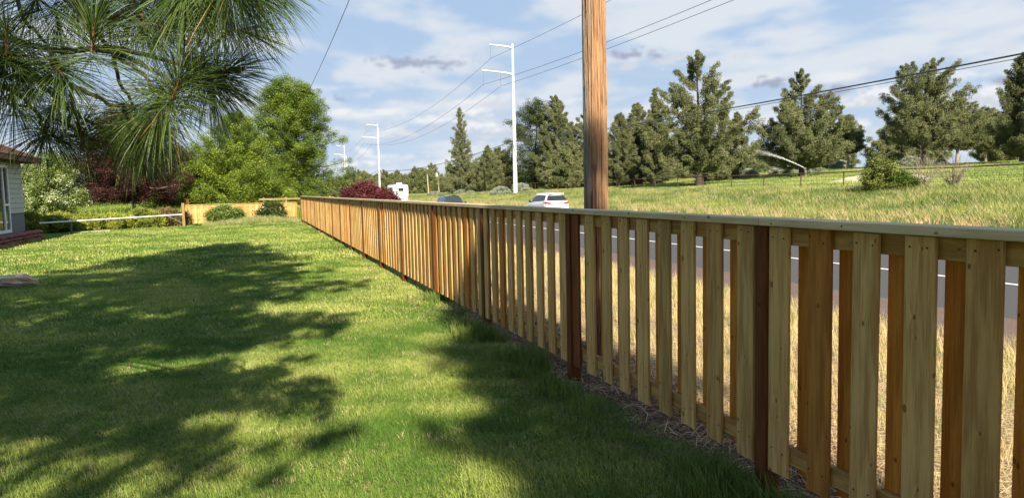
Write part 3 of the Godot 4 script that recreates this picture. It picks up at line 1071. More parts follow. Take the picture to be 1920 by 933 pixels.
func build_trees() -> void:
	var J := clump_mesh("scale", 5)
	var B := clump_mesh("leaf", 6)
	var green := Color(0.060, 0.078, 0.028)
	var pale := Color(0.185, 0.195, 0.085)
	var grp := "junipers beyond the pipe fence"
	# x, z, height, radius, clear, taper, label
	var list := [
		[39.7, -146.8, 17.4, 4.6, 0.02, 1.0, "thin spire-topped juniper standing alone left of the tall white pole", 0.09, 20, 0.4],
		[42.9, -140.9, 9.2, 3.1, 0.02, 0.8, "short juniper between the lone spire juniper and the tall white pole", 0.0, 26, 0.3],
		[54.5, -133.4, 17.5, 5.2, 0.03, 0.62, "tall pointed juniper just right of the tall white pole", 0.0, 30, 0.3],
		[55.1, -122.3, 13.4, 5.0, 0.03, 0.7, "juniper directly left of the brown wooden pole", 0.0, 28, 0.3],
		[54.8, -107.4, 11.5, 3.9, 0.04, 0.7, "juniper directly right of the brown wooden pole", 0.0, 28, 0.3],
		[58.9, -110.4, 13.2, 3.2, 0.04, 0.5, "juniper with a round bushy knob for a top", 0.0, 26, 0.25],
		[57.9, -102.4, 14.7, 3.0, 0.04, 0.95, "slim spired juniper left of the tallest juniper", 0.0, 24, 0.3],
		[52.5, -82.1, 16.6, 6.2, 0.14, 0.62, "tallest juniper with black trunk behind the pipe fence", 0.0, 36, 0.3],
		[71.5, -101.7, 10.2, 2.9, 0.05, 0.7, "juniper at the right shoulder of the tallest juniper", 0.0, 26, 0.3],
		[69.3, -83.7, 14.2, 6.0, 0.13, 0.66, "broad cone-shaped juniper with dark forked trunk beside the water jet", 0.0, 38, 0.3],
		[93.5, -101.7, 8.9, 2.7, 0.34, 0.6, "small pale-trunked juniper right of the broad cone-shaped juniper", 0.0, 20, 0.42],
		[93.3, -86.5, 15.7, 5.4, 0.20, 0.42, "large twin-topped juniper with thick black trunk on the right", 0.0, 34, 0.36],
		[108.3, -93.8, 12.0, 4.0, 0.25, 0.7, "juniper touching the right side of the twin-topped juniper", 0.0, 24, 0.36],
		[119.8, -98.2, 9.6, 4.2, 0.30, 0.6, "open juniper with several pale trunks right of the twin-topped one", 0.0, 20, 0.42],
		[89.5, -68.4, 13.3, 3.9, 0.1, 0.5, "dark juniper cut off by the right edge of the picture", 0.0, 28, 0.34],
	]
	var twins := {8: [[0, 0, 1.0], [0, 0, 1.0], [3.0, 1.0, 0.80], [-3.6, -1.2, 0.74]], 10: [[0, 0, 1.0], [0, 0, 1.0], [3.3, 1.1, 0.78], [-2.2, -0.7, 0.68]], 12: [[1.2, 0.4, 1.0], [-2.2, -0.7, 0.95]], 4: [[0, 0, 1.0], [-2.4, -0.8, 0.85]], 13: [[0, 0, 1.0], [2.6, 0.9, 0.84]]}
	var k := 0
	for t in list:
		k += 1
		var dark := 1.0 if k != 15 else 0.75
		tree("juniper_tree", t[6], on_land(t[0], t[1]), {"seed": 100 + k, "h": t[2], "r": t[3], "clear": t[4], "taper": t[5], "shape": "cone", "arms": 130, "per": t[8], "size": 0.82 if t[2] > 12.0 else 0.72, "leaders": twins.get(k, []), "color": green * dark + Color(0.04, 0.04, 0.03) * (1.0 if k == 1 else 0.0), "bright": pale * dark, "clump": J, "foliage": M.scale_leaf, "loose": t[9], "rough": 0.95, "trunk": t[2] * 0.022, "bark": M.bark_grey if k in [11, 13, 14] else M.bark_dark}, "tree", grp)
	# the second leader of the twin-topped tree and the dark broadleaf behind the white pole
	tree("broadleaf_tree", "dark green rounded tree behind the tall white pole", on_land(53.3, -142.3), {"seed": 131, "h": 18.0, "r": 6.4, "clear": 0.06, "shape": "round", "arms": 90, "per": 30, "size": 1.5, "color": Color(0.045, 0.07, 0.022), "bright": Color(0.09, 0.12, 0.04), "clump": B, "loose": 0.3})
	# low distant growth between and behind the junipers
	var fill := [
		[105.2, -145.3, 5.5, 4.5, "low juniper in the sky gap left of the broad cone-shaped juniper"],
		[112.0, -110.7, 8.3, 5.2, "bushy juniper just left of the twin-topped juniper's black trunk"],
		[99.0, -122.0, 6.5, 4.2, "low juniper half hidden behind the broad cone-shaped juniper"],
		[86.0, -128.0, 6.0, 4.5, "far low juniper behind the right flank of the tallest juniper"],
		[128.0, -118.0, 9.0, 5.5, "juniper standing straight behind the twin-topped juniper"],
		[140.0, -112.0, 10.0, 5.0, "juniper just left of the dark juniper at the right edge"],
		[118.0, -135.0, 8.0, 5.0, "low juniper between the broad cone-shaped juniper and the small pale-trunked one"],
		[66.0, -118.0, 9.5, 4.2, "juniper showing behind the slim spired juniper"],
		[49.5, -118.0, 7.0, 3.6, "shorter juniper at the foot of the tall pointed juniper by the white pole"],
		[135.0, -150.0, 9.0, 5.5, "farthest low juniper behind the small pale-trunked juniper"],
		[175.0, -140.0, 11.0, 6.0, "far juniper behind the open juniper with pale trunks"],
		[77.0, -122.0, 5.0, 4.0, "low juniper directly behind the trunk of the tallest juniper"],
		[63.5, -95.0, 4.6, 3.4, "low greyish juniper bush right of the tallest juniper's trunk"],
		[48.5, -150.0, 9.0, 4.5, "short juniper directly behind the tall white pole on its left"],
	]
	var spec := {"shape": "cone", "arms": 80, "per": 22, "size": 1.15, "color": green * 1.1, "bright": pale * 1.05, "clump": J, "foliage": M.scale_leaf, "clear": 0.06, "taper": 0.55, "rough": 0.9, "loose": 0.36}
	k = 0
	for t in fill:
		k += 1
		var s := spec.duplicate()
		s.merge({"seed": 160 + k, "h": t[2], "r": t[3]}, true)
		tree("background_juniper", t[4], on_land(t[0], t[1]), s, "tree", "background junipers")
	# far wood along the road: four shapes, turned and scaled
	var far := []
	for q in 4:
		var s := spec.duplicate()
		s.merge({"seed": 200 + q, "h": 9.0, "r": 4.2, "arms": 34, "per": 16, "size": 1.7, "clear": 0.02}, true)
		if q == 3:
			s.merge({"shape": "round", "color": Color(0.07, 0.10, 0.03), "bright": Color(0.13, 0.16, 0.05), "clump": B}, true)
		far.append(tree("distant_tree", "one of the small trees of the distant wood along the road", Vector3(0, 0, 0), s, "tree", "distant wood"))
	var n := 0
	rng.seed = 77
	for row in 4:
		for q in 34:
			var ang := -0.36 + q * 0.0325 + rnd(-0.012, 0.012) if row < 2 else -0.30 + q * 0.0125 + rnd(-0.004, 0.004)
			var d := rnd(225, 265) + row * 55.0 if row < 2 else rnd(300, 340)
			if row == 3:
				ang = 0.085 + q * 0.0066 + rnd(-0.002, 0.002)
				d = rnd(300, 345)
			var x := sin(ang) * d
			var z := -cos(ang) * d
			if x > 8.0 and x < 60.0 and z > -270.0:
				d = rnd(300, 330)
				x = sin(ang) * d
				z = -cos(ang) * d
			if x > 5.0 and x < 30.0:
				continue
			var o: Node3D = far[n] if n < 4 else far[rng.randi() % 4].duplicate()
			if n >= 4:
				o.name = numbered("distant_tree")
				add_child(o)
			var sc := rnd(0.75, 1.15)
			o.position = Vector3(x, land(x, z) - 0.1, z)
			o.rotation.y = rnd(0, TAU)
			o.scale = Vector3(sc, sc * rnd(0.85, 1.2), sc)
			n += 1
	# left side
	tree("flowering_tree", "small tree covered in white blossom beside the grey house", Vector3(-10.9, 0, -48.3), {"seed": 41, "h": 4.1, "r": 1.9, "clear": 0.20, "shape": "round", "belly": 0.4, "arms": 80, "per": 44, "size": 0.55, "color": Color(0.10, 0.16, 0.03), "bright": Color(0.22, 0.29, 0.06), "second": Color(0.62, 0.66, 0.42), "second_share": 0.24, "clump": B, "trunk": 0.13, "bark": M.bark_grey})
	tree("plum_tree", "dark purple-leaved plum tree behind the white pipe gate", Vector3(-7.0, 0, -51.5), {"seed": 42, "h": 6.6, "r": 3.3, "clear": 0.24, "shape": "round", "belly": 0.3, "arms": 110, "per": 54, "size": 0.6, "color": Color(0.028, 0.010, 0.012), "bright": Color(0.085, 0.032, 0.028), "clump": B, "trunk": 0.13, "bark": M.bark_grey})
	tree("maple_tree", "bright yellow-green tree with pale stems behind the low fence", Vector3(-1.3, 0, -62.3), {"seed": 43, "h": 8.0, "r": 4.2, "clear": 0.02, "shape": "cone", "taper": 0.55, "arms": 140, "per": 46, "size": 0.66, "color": Color(0.075, 0.14, 0.018), "bright": Color(0.25, 0.32, 0.04), "clump": B, "trunk": 0.14, "bark": M.bark_grey, "rough": 0.8})
	tree("elm_tree", "largest rounded green tree beyond the far fence corner", Vector3(3.7, 0, -75.9), {"seed": 44, "h": 12.6, "r": 4.5, "clear": 0.02, "shape": "round", "belly": 0.42, "arms": 190, "per": 62, "size": 0.72, "color": Color(0.06, 0.11, 0.016), "bright": Color(0.22, 0.30, 0.04), "clump": B, "trunk": 0.32, "rough": 0.9, "loose": 0.24})
	tree("understory_tree", "green leafy tree between the plum and the yellow-green tree", Vector3(-5.6, 0, -62), {"seed": 45, "h": 5.2, "r": 2.8, "clear": 0.02, "shape": "round", "arms": 70, "per": 30, "size": 0.95, "color": Color(0.07, 0.12, 0.018), "bright": Color(0.16, 0.22, 0.03), "clump": B})
	tree("bare_tree", "half-bare grey tree rising behind the plum tree", Vector3(-9.0, 0, -78), {"seed": 46, "h": 8.5, "r": 3.5, "clear": 0.1, "shape": "round", "arms": 90, "per": 5, "size": 0.9, "color": Color(0.11, 0.10, 0.06), "bright": Color(0.17, 0.15, 0.09), "clump": B, "bare": true, "bark": M.bark_grey})
	k = 0
	for t in [[-18.0, -84.0, 6.0, 4.2, "bushy green tree in the meadow far behind the flowering tree"], [-12.5, -88.0, 6.5, 4.2, "bushy green tree in the meadow far behind the plum tree"], [-6.0, -96.0, 7.0, 4.4, "bushy green tree far back in the gap right of the plum tree"], [-15.5, -66.0, 3.6, 2.6, "low bushy tree in the meadow just past the house corner"]]:
		k += 1
		var s := spec.duplicate()
		s.merge({"seed": 300 + k, "h": t[2], "r": t[3], "size": 1.1, "shape": "round", "clump": B, "color": Color(0.06, 0.09, 0.022), "bright": Color(0.13, 0.17, 0.04)}, true)
		tree("field_tree", t[4], Vector3(t[0], 0, t[1]), s, "tree", "meadow trees")
	# shrubs
	var low := {"shape": "round", "clear": 0.0, "belly": 0.3, "arms": 46, "per": 22, "size": 0.55, "clump": J, "trunk": 0.05, "loose": 0.3, "rough": 1.1}
	k = 0
	var spread := [["leftmost spreading juniper, next to the house corner", -10.6, -42.3], ["spreading juniper under the free end of the white pipe gate", -9.3, -42.9], ["spreading juniper beside the leg of the white pipe gate", -8.1, -43.4], ["yellowish spreading juniper below the purple plum tree", -6.9, -44.0], ["spreading juniper right of the plum tree trunk", -5.7, -44.6], ["half-brown spreading juniper next to the grey gate post", -4.6, -45.3]]
	for t in spread:
		k += 1
		var s := low.duplicate()
		s.merge({"seed": 400 + k, "h": 0.55 + 0.09 * ((k * 7) % 4), "r": 1.15, "color": Color(0.08, 0.12, 0.02) if k != 6 else Color(0.10, 0.07, 0.03), "bright": Color(0.32, 0.33, 0.05) if k != 6 else Color(0.2, 0.15, 0.06)}, true)
		tree("spreading_juniper", t[0], Vector3(t[1], 0, t[2]), s, "shrub", "junipers along the lawn edge")
	var bs := low.duplicate()
	bs.merge({"seed": 420, "h": 0.85, "r": 0.95, "clump": B, "color": Color(0.09, 0.15, 0.03), "bright": Color(0.17, 0.24, 0.05), "size": 0.6}, true)
	tree("leafy_bush", "light green leafy bush in front of the low pale fence", Vector3(-1.55, land(-1.55, -44.9), -44.9), bs, "bush")
	var rose := low.duplicate()
	rose.merge({"seed": 421, "h": 0.9, "r": 0.75, "clump": B, "color": Color(0.035, 0.06, 0.018), "bright": Color(0.10, 0.14, 0.03), "second": Color(0.75, 0.70, 0.55), "second_share": 0.025, "size": 0.55}, true)
	tree("rose_bush", "dark rose bush with a few white flowers near the fence corner", Vector3(0.95, land(0.95, -45.0), -45.0), rose, "bush")
	var red := low.duplicate()
	red.merge({"seed": 422, "h": 2.3, "r": 1.45, "clump": B, "color": Color(0.075, 0.018, 0.022), "bright": Color(0.17, 0.045, 0.045), "size": 0.6, "arms": 80, "per": 30, "rough": 1.0, "belly": 0.5}, true)
	tree("red_shrub", "dark red shrub showing over the fence top below the second white pole", on_land(5.7, -41.4), red, "bush")
	var red2 := red.duplicate()
	red2.merge({"seed": 423, "h": 2.0, "r": 0.8, "arms": 40}, true)
	tree("red_shrub", "smaller dark red shrub just left of the white camper", on_land(6.6, -40.4), red2, "bush")
	var sage := low.duplicate()
	sage.merge({"seed": 430, "h": 2.35, "r": 1.45, "color": Color(0.10, 0.13, 0.03), "bright": Color(0.24, 0.27, 0.06), "size": 0.7, "clump": B, "arms": 60, "rough": 1.1}, true)
	tree("roadside_bush", "yellow-green bush growing against the pipe fence", on_land(39.6, -40.1), sage, "bush")
	var dg := sage.duplicate()
	dg.merge({"seed": 431, "h": 1.35, "r": 0.85, "color": Color(0.05, 0.10, 0.015), "bright": Color(0.13, 0.20, 0.03)}, true)
	tree("roadside_bush", "dark green low bush at the foot of the yellow-green bush", on_land(40.2, -39.0), dg, "bush")
	for b in [["bare grey shrub with tangled twigs right of the roadside bushes", 42.6, -39.6, 3.1], ["bare branching shrub in front of the pipe fence post at right", 44.2, -38.6, 2.8]]:
		var o := thing("bare_shrub", b[0], "shrub", on_land(b[1], b[2]))
		var g := Geo.new()
		rng.seed = 440 + int(b[1])
		for q in 46:
			var a := rnd(0, TAU)
			var l: float = b[3] * rnd(0.4, 1.0)
			var d := Vector3(cos(a) * rnd(0.2, 0.8), 1.0, sin(a) * rnd(0.2, 0.8)).normalized()
			var p0 := Vector3(cos(a), 0, sin(a)) * rnd(0.0, 0.25)
			var p1 := p0 + d * l * 0.5 + Vector3(rnd(-0.1, 0.1), 0, rnd(-0.1, 0.1))
			var p2 := p1 + (d + Vector3(rnd(-0.5, 0.5), rnd(-0.3, 0.3), rnd(-0.5, 0.5))).normalized() * l * 0.5
			g.tube([p0, p1, p2], [0.024, 0.016, 0.006], 4, false)
			for m in 3:
				var s := p1.lerp(p2, rnd(0.0, 0.9))
				g.tube([s, s + Vector3(rnd(-0.35, 0.35), rnd(0.05, 0.35), rnd(-0.35, 0.35))], [0.009, 0.004], 3, false)
		part("branches", g.mesh(), M.twig_grey, o)
	# grey sagebrush dotted along the pipe fence and far pasture
	rng.seed = 900
	var sb := low.duplicate()
	sb.merge({"seed": 450, "h": 1.0, "r": 0.95, "color": Color(0.20, 0.23, 0.17), "bright": Color(0.36, 0.39, 0.30), "size": 0.6}, true)
	var first: Node3D = null
	for q in 26:
		var x: float
		var z: float
		if q < 9:
			x = rnd(36, 44)
			z = rnd(-175, -112)
		else:
			x = rnd(72, 112)
			z = rnd(-112, -96)
		var o: Node3D
		if first == null:
			o = tree("sagebrush", "pale grey-green sagebrush mound beyond the road", on_land(x, z), sb, "shrub", "sagebrush beyond the road")
			first = o
		else:
			o = first.duplicate()
			o.name = numbered("sagebrush")
			add_child(o)
			o.position = on_land(x, z)
		var sc := rnd(0.8, 1.6)
		o.scale = Vector3(sc, sc * 0.85, sc)
		o.rotation.y = rnd(0, TAU)

# ---------------------------------------------------------------- the pines that shade the lawn
func needles(g: Geo, base: Vector3, axis: Vector3, length: float, count: int, wide: float, droop: float, r: RandomNumberGenerator) -> void:
	var a1 := axis.cross(Vector3(0.31, 0.87, 0.38)).normalized()
	var a2 := axis.cross(a1)
	for k in count:
		var t := r.randf()
		var az := r.randf() * TAU
		var th := lerpf(1.75, 0.28, t) + r.randf_range(-0.25, 0.25)
		var out := a1 * cos(az) + a2 * sin(az)
		var d := (axis * cos(th) + out * sin(th)).normalized()
		var l := length * r.randf_range(0.72, 1.08)
		var p0 := base + axis * (t * 0.11 - 0.08)
		var sag := droop * r.randf_range(0.5, 1.3)
		var side := d.cross(Vector3(r.randf_range(-1, 1), r.randf_range(-1, 1), r.randf_range(-1, 1))).normalized() * wide * 0.5
		var p1 := p0 + d * l * 0.4 + Vector3.DOWN * sag * l * 0.16
		var p2 := p0 + d * l * 0.75 + Vector3.DOWN * sag * l * 0.56
		var p3 := p0 + d * l * 0.97 + Vector3.DOWN * sag * l
		var m := g.v.size()
		g.v.append_array([p0 - side * 0.7, p0 + side * 0.7, p1 - side, p1 + side, p2 - side * 0.85, p2 + side * 0.85, p3])
		g.i.append_array([m, m + 1, m + 2, m + 1, m + 3, m + 2, m + 2, m + 3, m + 4, m + 3, m + 5, m + 4, m + 4, m + 5, m + 6])
		var c := Color(0.036, 0.070, 0.016).lerp(Color(0.088, 0.128, 0.027), r.randf())
		if r.randf() < 0.02:
			c = Color(0.30, 0.17, 0.05)
		for q in 7:
			g.c.append(c)

func bud(base: Vector3, axis: Vector3) -> Geo:
	var g := Geo.new()
	g.tube([base - axis * 0.05, base - axis * 0.01, base + axis * 0.03, base + axis * 0.045], [0.004, 0.0055, 0.0045, 0.0015], 7)
	return g

func build_near_pine() -> void:
	var foot := Vector3(-3.95, 0, -1.5)
	var o := thing("pine_tree", "ponderosa pine whose long-needled branches hang into the upper left corner", "tree", foot)
	var r := RandomNumberGenerator.new()
	r.seed = 21
	var g := Geo.new()
	var path := []
	var radii := []
	for k in 10:
		var t := k / 9.0
		path.append(Vector3(0.1 * sin(t * 5.0), 16.4 * t - 0.1, 0.1 * cos(t * 4.0)))
		radii.append(lerpf(0.27, 0.02, pow(t, 0.8)))
	g.tube(path, radii, 16)
	part("trunk", g.mesh(), M.bark_pine, o)
	# limbs that hang in front of the camera
	var samples := []
	for k in PINE_LIMBS.size():
		var d: Array = PINE_LIMBS[k]
		var pts := []
		for p in d[1]:
			pts.append(p - foot)
		if k in [0, 1, 2, 3, 7]:
			pts.push_front(Vector3(0.1, pts[0].y + 0.25 + 0.05 * k, -0.1))
			var a: Vector3 = pts[0]
			var b: Vector3 = pts[1]
			pts.insert(1, a.lerp(b, 0.5) + Vector3.UP * 0.12)
		# smooth and wander
		var fine := []
		for q in pts.size() - 1:
			for s in 4:
				var t := s / 4.0
				var p: Vector3 = pts[q].cubic_interpolate(pts[q + 1], pts[maxi(q - 1, 0)], pts[mini(q + 2, pts.size() - 1)], t)
				fine.append(p + Vector3(r.randf_range(-1, 1), r.randf_range(-1, 1), r.randf_range(-1, 1)) * 0.006)
		fine.append(pts[pts.size() - 1])
		var rr := []
		for q in fine.size():
			rr.append(lerpf(d[0] * 0.85, 0.005, pow(float(q) / (fine.size() - 1), 0.9)))
			if q > fine.size() * 0.35 or not k in [0, 1, 2, 3, 7]:
				samples.append(fine[q])
		g = Geo.new()
		g.tube(fine, rr, 8)
		part("branch", g.mesh(), M.bark_twig, o)
	for t in PINE_TUFTS:
		var base: Vector3 = t[0] - foot
		var axis: Vector3 = t[1]
		var best: Vector3 = samples[0]
		for s in samples:
			if s.distance_squared_to(base) < best.distance_squared_to(base):
				best = s
		g = Geo.new()
		needles(g, base, axis, t[2] * 0.92, int(t[3] * 1.4), 0.0024, 0.24, r)
		var tuft := part("needle_tuft", g.mesh(true), M.needle, o)
		part("bud", bud(base, axis).mesh(), M.bud, tuft)
		if best.distance_to(base) > 0.03:
			g = Geo.new()
			var q := base - axis * 0.04
			var mid := best.lerp(q, 0.5) + Vector3(r.randf_range(-0.05, 0.05), r.randf_range(-0.06, 0.02), r.randf_range(-0.05, 0.05))
			g.tube([best, best.lerp(mid, 0.6), mid, mid.lerp(q, 0.6), q], [0.0055, 0.005, 0.005, 0.005, 0.0055], 6, false)
			part("twig", g.mesh(), M.bark_twig, o)
	crown_of_tufts(o, foot, 16.2, func(hh: float) -> float: return 3.7 * (1.0 - pow(clampf((hh - 2.6) / 14.0, 0.0, 1.0), 2.2)) + 0.12, 1.9, 30, 31, true)

func crown_of_tufts(o: Node3D, foot: Vector3, tall: float, reach_at: Callable, low: float, whorls: int, seedling: int, pruned: bool) -> void:
	var r := RandomNumberGenerator.new()
	r.seed = seedling
	var kind := Geo.new()
	needles(kind, Vector3.ZERO, Vector3.UP, 0.24, 170, 0.0045, 0.25, r)
	var mesh := kind.mesh(true)
	var limbs := Geo.new()
	var where := []
	var tints := PackedColorArray()
	for w in whorls:
		var y0 := lerpf(low, tall * 0.98, float(w) / (whorls - 1))
		var n := 5 if w < whorls - 3 else 4
		for k in n:
			var az := w * 2.4 + k * TAU / n + r.randf_range(-0.35, 0.35)
			var len: float = reach_at.call(y0) * r.randf_range(0.72, 1.12)
			var dir := Vector3(cos(az), 0, sin(az))
			var tip := Vector3(0, y0 + len * r.randf_range(-0.05, 0.22), 0) + dir * len
			var root := Vector3(0, y0, 0)
			if pruned and blocks_view(foot + tip):
				continue
			limbs.tube([root, root.lerp(tip, 0.5) + Vector3.UP * 0.08, tip], [0.05 * (1.0 - y0 / tall * 0.7), 0.03, 0.008], 6, false)
			var m := int(10 + len * 14.0)
			for q in m:
				var s := 1.0 - pow(r.randf(), 1.5) * 0.75
				var spread := 0.14 + 0.30 * len * 0.28 * (0.4 + s)
				var p := root.lerp(tip, s) + Vector3(r.randf_range(-spread, spread), r.randf_range(-0.16, 0.26), r.randf_range(-spread, spread))
				if pruned and blocks_view(foot + p):
					continue
				var up := (dir * 0.5 + Vector3(r.randf_range(-0.5, 0.5), 0.8, r.randf_range(-0.5, 0.5))).normalized()
				var sd := up.cross(Vector3(0.4, 0.1, 0.9)).normalized()
				where.append(Transform3D(Basis(sd, up, sd.cross(up)).scaled(Vector3.ONE * r.randf_range(0.9, 1.25)), p))
				tints.append(Color(1, 1, 1))
	part("limbs", limbs.mesh(), M.bark_twig, o)
	copies("needle_crown", mesh, M.needle, o, where, tints)

# low crown growth that would hang into the view is left out
func blocks_view(p: Vector3) -> bool:
	var d := Vector2(p.x, p.z).length()
	return p.z < -0.2 and p.x > p.z * 0.36 - 0.5 and p.y < 2.35 + 0.262 * d

func build_far_pine() -> void:
	var foot := Vector3(0.66, 0, 9.0)
	var o := thing("pine_tree", "second pine that shades the lawn beside the fence, standing behind the viewer", "tree", foot)
	var g := Geo.new()
	g.tube([Vector3(0, -0.1, 0), Vector3(0, 4, 0), Vector3(0, 8, 0), Vector3(0, 12, 0)], [0.22, 0.17, 0.1, 0.02], 14)
	part("trunk", g.mesh(), M.bark_pine, o)
	crown_of_tufts(o, foot, 12.0, func(hh: float) -> float: return 1.0 * pow(clampf(1.0 - (hh - 6.5) / 6.0, 0.0, 1.0), 0.55) + 0.2, 6.2, 12, 57, false)

# ---------------------------------------------------------------- grass and litter
func blade_tuft(n: int, spread: float, tall: float, wide: float, bend: float, seedling: int) -> ArrayMesh:
	var r := RandomNumberGenerator.new()
	r.seed = seedling
	var g := Geo.new()
	for k in n:
		var a := r.randf() * TAU
		var p := Vector3(cos(a), 0, sin(a)) * spread * sqrt(r.randf())
		var b := r.randf() * TAU
		var l := tall * r.randf_range(0.55, 1.1)
		var lean := Vector3(cos(b), 0, sin(b)) * bend * r.randf_range(0.3, 1.0)
		var side := Vector3(-sin(b + 0.6), 0, cos(b + 0.6)) * wide * 0.5
		var p1 := p + (Vector3.UP * 0.55 + lean * 0.35) * l
		var p2 := p + (Vector3.UP * 0.85 + lean) * l
		var m := g.v.size()
		g.v.append_array([p - side, p + side, p1 - side * 0.8, p1 + side * 0.8, p2])
		g.i.append_array([m, m + 1, m + 2, m + 1, m + 3, m + 2, m + 2, m + 3, m + 4])
	return g.mesh(true)

func turned(p: Vector3, s: float, sy := 1.0) -> Transform3D:
	return Transform3D(Basis(Vector3.UP, rng.randf() * TAU).scaled(Vector3(s, s * sy, s)), p)

func mulch_edge(z: float) -> float:
	# how far the bare strip along the fence reaches into the lawn
	var near := smoothstep(-12.0, -8.0, z)
	return lerpf(3.15, 2.62, smoothstep(-13.0, -10.0, z)) - near * (0.06 + 0.20 * wobble.get_noise_1d(z * 6.0 + 40.0))

func build_lawn_grass() -> void:
	rng.seed = 5
	var short := blade_tuft(22, 0.075, 0.044, 0.0032, 0.85, 1)
	var mid := blade_tuft(18, 0.13, 0.048, 0.006, 0.85, 2)
	var far := blade_tuft(14, 0.26, 0.07, 0.018, 0.8, 3)
	var zones := [[-2.6, -9.5, 560.0, short], [-9.5, -19.0, 150.0, mid], [-19.0, -46.0, 30.0, far]]
	for zone in zones:
		var where := []
		var tints := PackedColorArray()
		var z1: float = zone[0]
		var z2: float = zone[1]
		# the lawn as far as it can be seen from near the fence, a strip at a time
		var z := z1
		while z > z2:
			var x0 := z * 0.30 - 1.6
			var area := (3.1 - x0) * 0.5
			for k in int(area * zone[2]):
				var x := rnd(x0, 3.1)
				var zz := z - rng.randf() * 0.5
				if x > mulch_edge(zz) + rnd(-0.1, 0.04):
					continue
				if zz < -43.2 + 0.5 * wobble.get_noise_1d(x * 8.0) and x > -3.4:
					continue
				if x < -8.2 and zz < -25.0 and x < -8.4 + 0.1:
					continue
				var n := patch.get_noise_2d(x, zz)
				var n2 := patch.get_noise_2d(x * 4.0 + 50.0, zz * 4.0)
				var dry := clampf(0.42 + n * 0.75 + n2 * 0.6 + rnd(-0.22, 0.22), 0.0, 1.0)
				var c := Color(0.082, 0.165, 0.021).lerp(Color(0.315, 0.365, 0.08), dry)
				if rng.randf() < 0.03 + 0.08 * dry:
					c = Color(0.46, 0.40, 0.20)
				var s := rnd(0.7, 1.3) * (1.0 + 0.5 * maxf(0.0, n2))
				where.append(turned(Vector3(x, land(x, zz) - 0.004, zz), s))
				tints.append(c)
			z -= 0.5
		stuff("lawn_grass", "short mown grass of the lawn left of the fence", "grass", zone[3], M.leaf_grass, where, tints)
	# rank tufts at the fence foot
	var where2 := []
	var tints2 := PackedColorArray()
	var tall := blade_tuft(26, 0.10, 0.22, 0.0065, 0.7, 8)
	for k in 900:
		var z := -rnd(3.0, 12.5)
		var x := mulch_edge(z) - 0.02 - absf(rnd(-1.0, 1.0) * rnd(0.0, 1.0)) * 0.45
		if patch.get_noise_2d(x * 2.0 + 9.0, z * 2.0) < -0.05:
			continue
		where2.append(turned(Vector3(x, -0.005, z), rnd(0.5, 1.0)))
		tints2.append(Color(0.075, 0.14, 0.022).lerp(Color(0.17, 0.22, 0.045), rng.randf()))
	for k in 30:
		var x := rnd(-6, 2.0)
		var z := -rnd(3.5, 20.0)
		where2.append(turned(Vector3(x, -0.005, z), rnd(0.4, 0.65)))
		tints2.append(Color(0.16, 0.24, 0.05))
	stuff("rank_grass", "longer dark grass tufts along the foot of the fence", "grass", tall, M.leaf_grass, where2, tints2)

func build_litter() -> void:
	rng.seed = 15
	# bark chips, clods and straw along the fence
	var chip := Geo.new()
	chip.v = PackedVector3Array([Vector3(-0.02, 0, -0.009), Vector3(0.024, 0.004, -0.006), Vector3(0.018, 0.001, 0.011), Vector3(-0.016, 0.003, 0.008), Vector3(0.003, 0.017, 0.001)])
	chip.i = PackedInt32Array([0, 1, 4, 1, 2, 4, 2, 3, 4, 3, 0, 4])
	var straw := Geo.new()
	straw.v = PackedVector3Array([Vector3(-0.07, 0, -0.0014), Vector3(-0.07, 0, 0.0014), Vector3(0, 0.016, -0.0014), Vector3(0, 0.016, 0.0014), Vector3(0.07, 0.004, 0)])
	straw.i = PackedInt32Array([0, 1, 2, 1, 3, 2, 2, 3, 4])
	var where := []
	var tints := PackedColorArray()
	for k in 15000:
		var z := -pow(rng.randf(), 1.4) * 13.0 - 1.5
		var x := rnd(mulch_edge(z) - 0.05, 3.5)
		var heap := 0.05 * maxf(0.0, wobble.get_noise_2d(x * 9.0, z * 9.0))
		where.append(Transform3D(Basis.from_euler(Vector3(rnd(-0.7, 0.7), rnd(0, TAU), rnd(-0.7, 0.7))).scaled(Vector3(rnd(0.4, 1.4), rnd(0.3, 0.8), rnd(0.3, 0.8))), Vector3(x, land(x, z) + 0.004 + heap * rng.randf(), z)))
		tints.append(Color(0.07, 0.036, 0.022).lerp(Color(0.27, 0.165, 0.10), rng.randf()))
	stuff("bark_litter", "brown bark chips and clods on the bare strip under the fence", "mulch", chip.mesh(true), M.tinted, where, tints)
	where = []
	tints = PackedColorArray()
	for k in 16000:
		var z := -pow(rng.randf(), 1.3) * 18.0 - 1.5
		var x := rnd(mulch_edge(z) - 0.03, 6.0)
		where.append(Transform3D(Basis.from_euler(Vector3(rnd(-0.3, 0.3), rnd(0, TAU), rnd(-0.35, 0.35))).scaled(Vector3.ONE * rnd(0.5, 1.6)), Vector3(x, land(x, z) + rnd(0.003, 0.03), z)))
		tints.append(Color(0.36, 0.24, 0.11).lerp(Color(0.56, 0.43, 0.23), rng.randf()))
	stuff("straw_litter", "dry straw strewn under and beyond the fence", "straw", straw.mesh(true), M.tinted, where, tints)

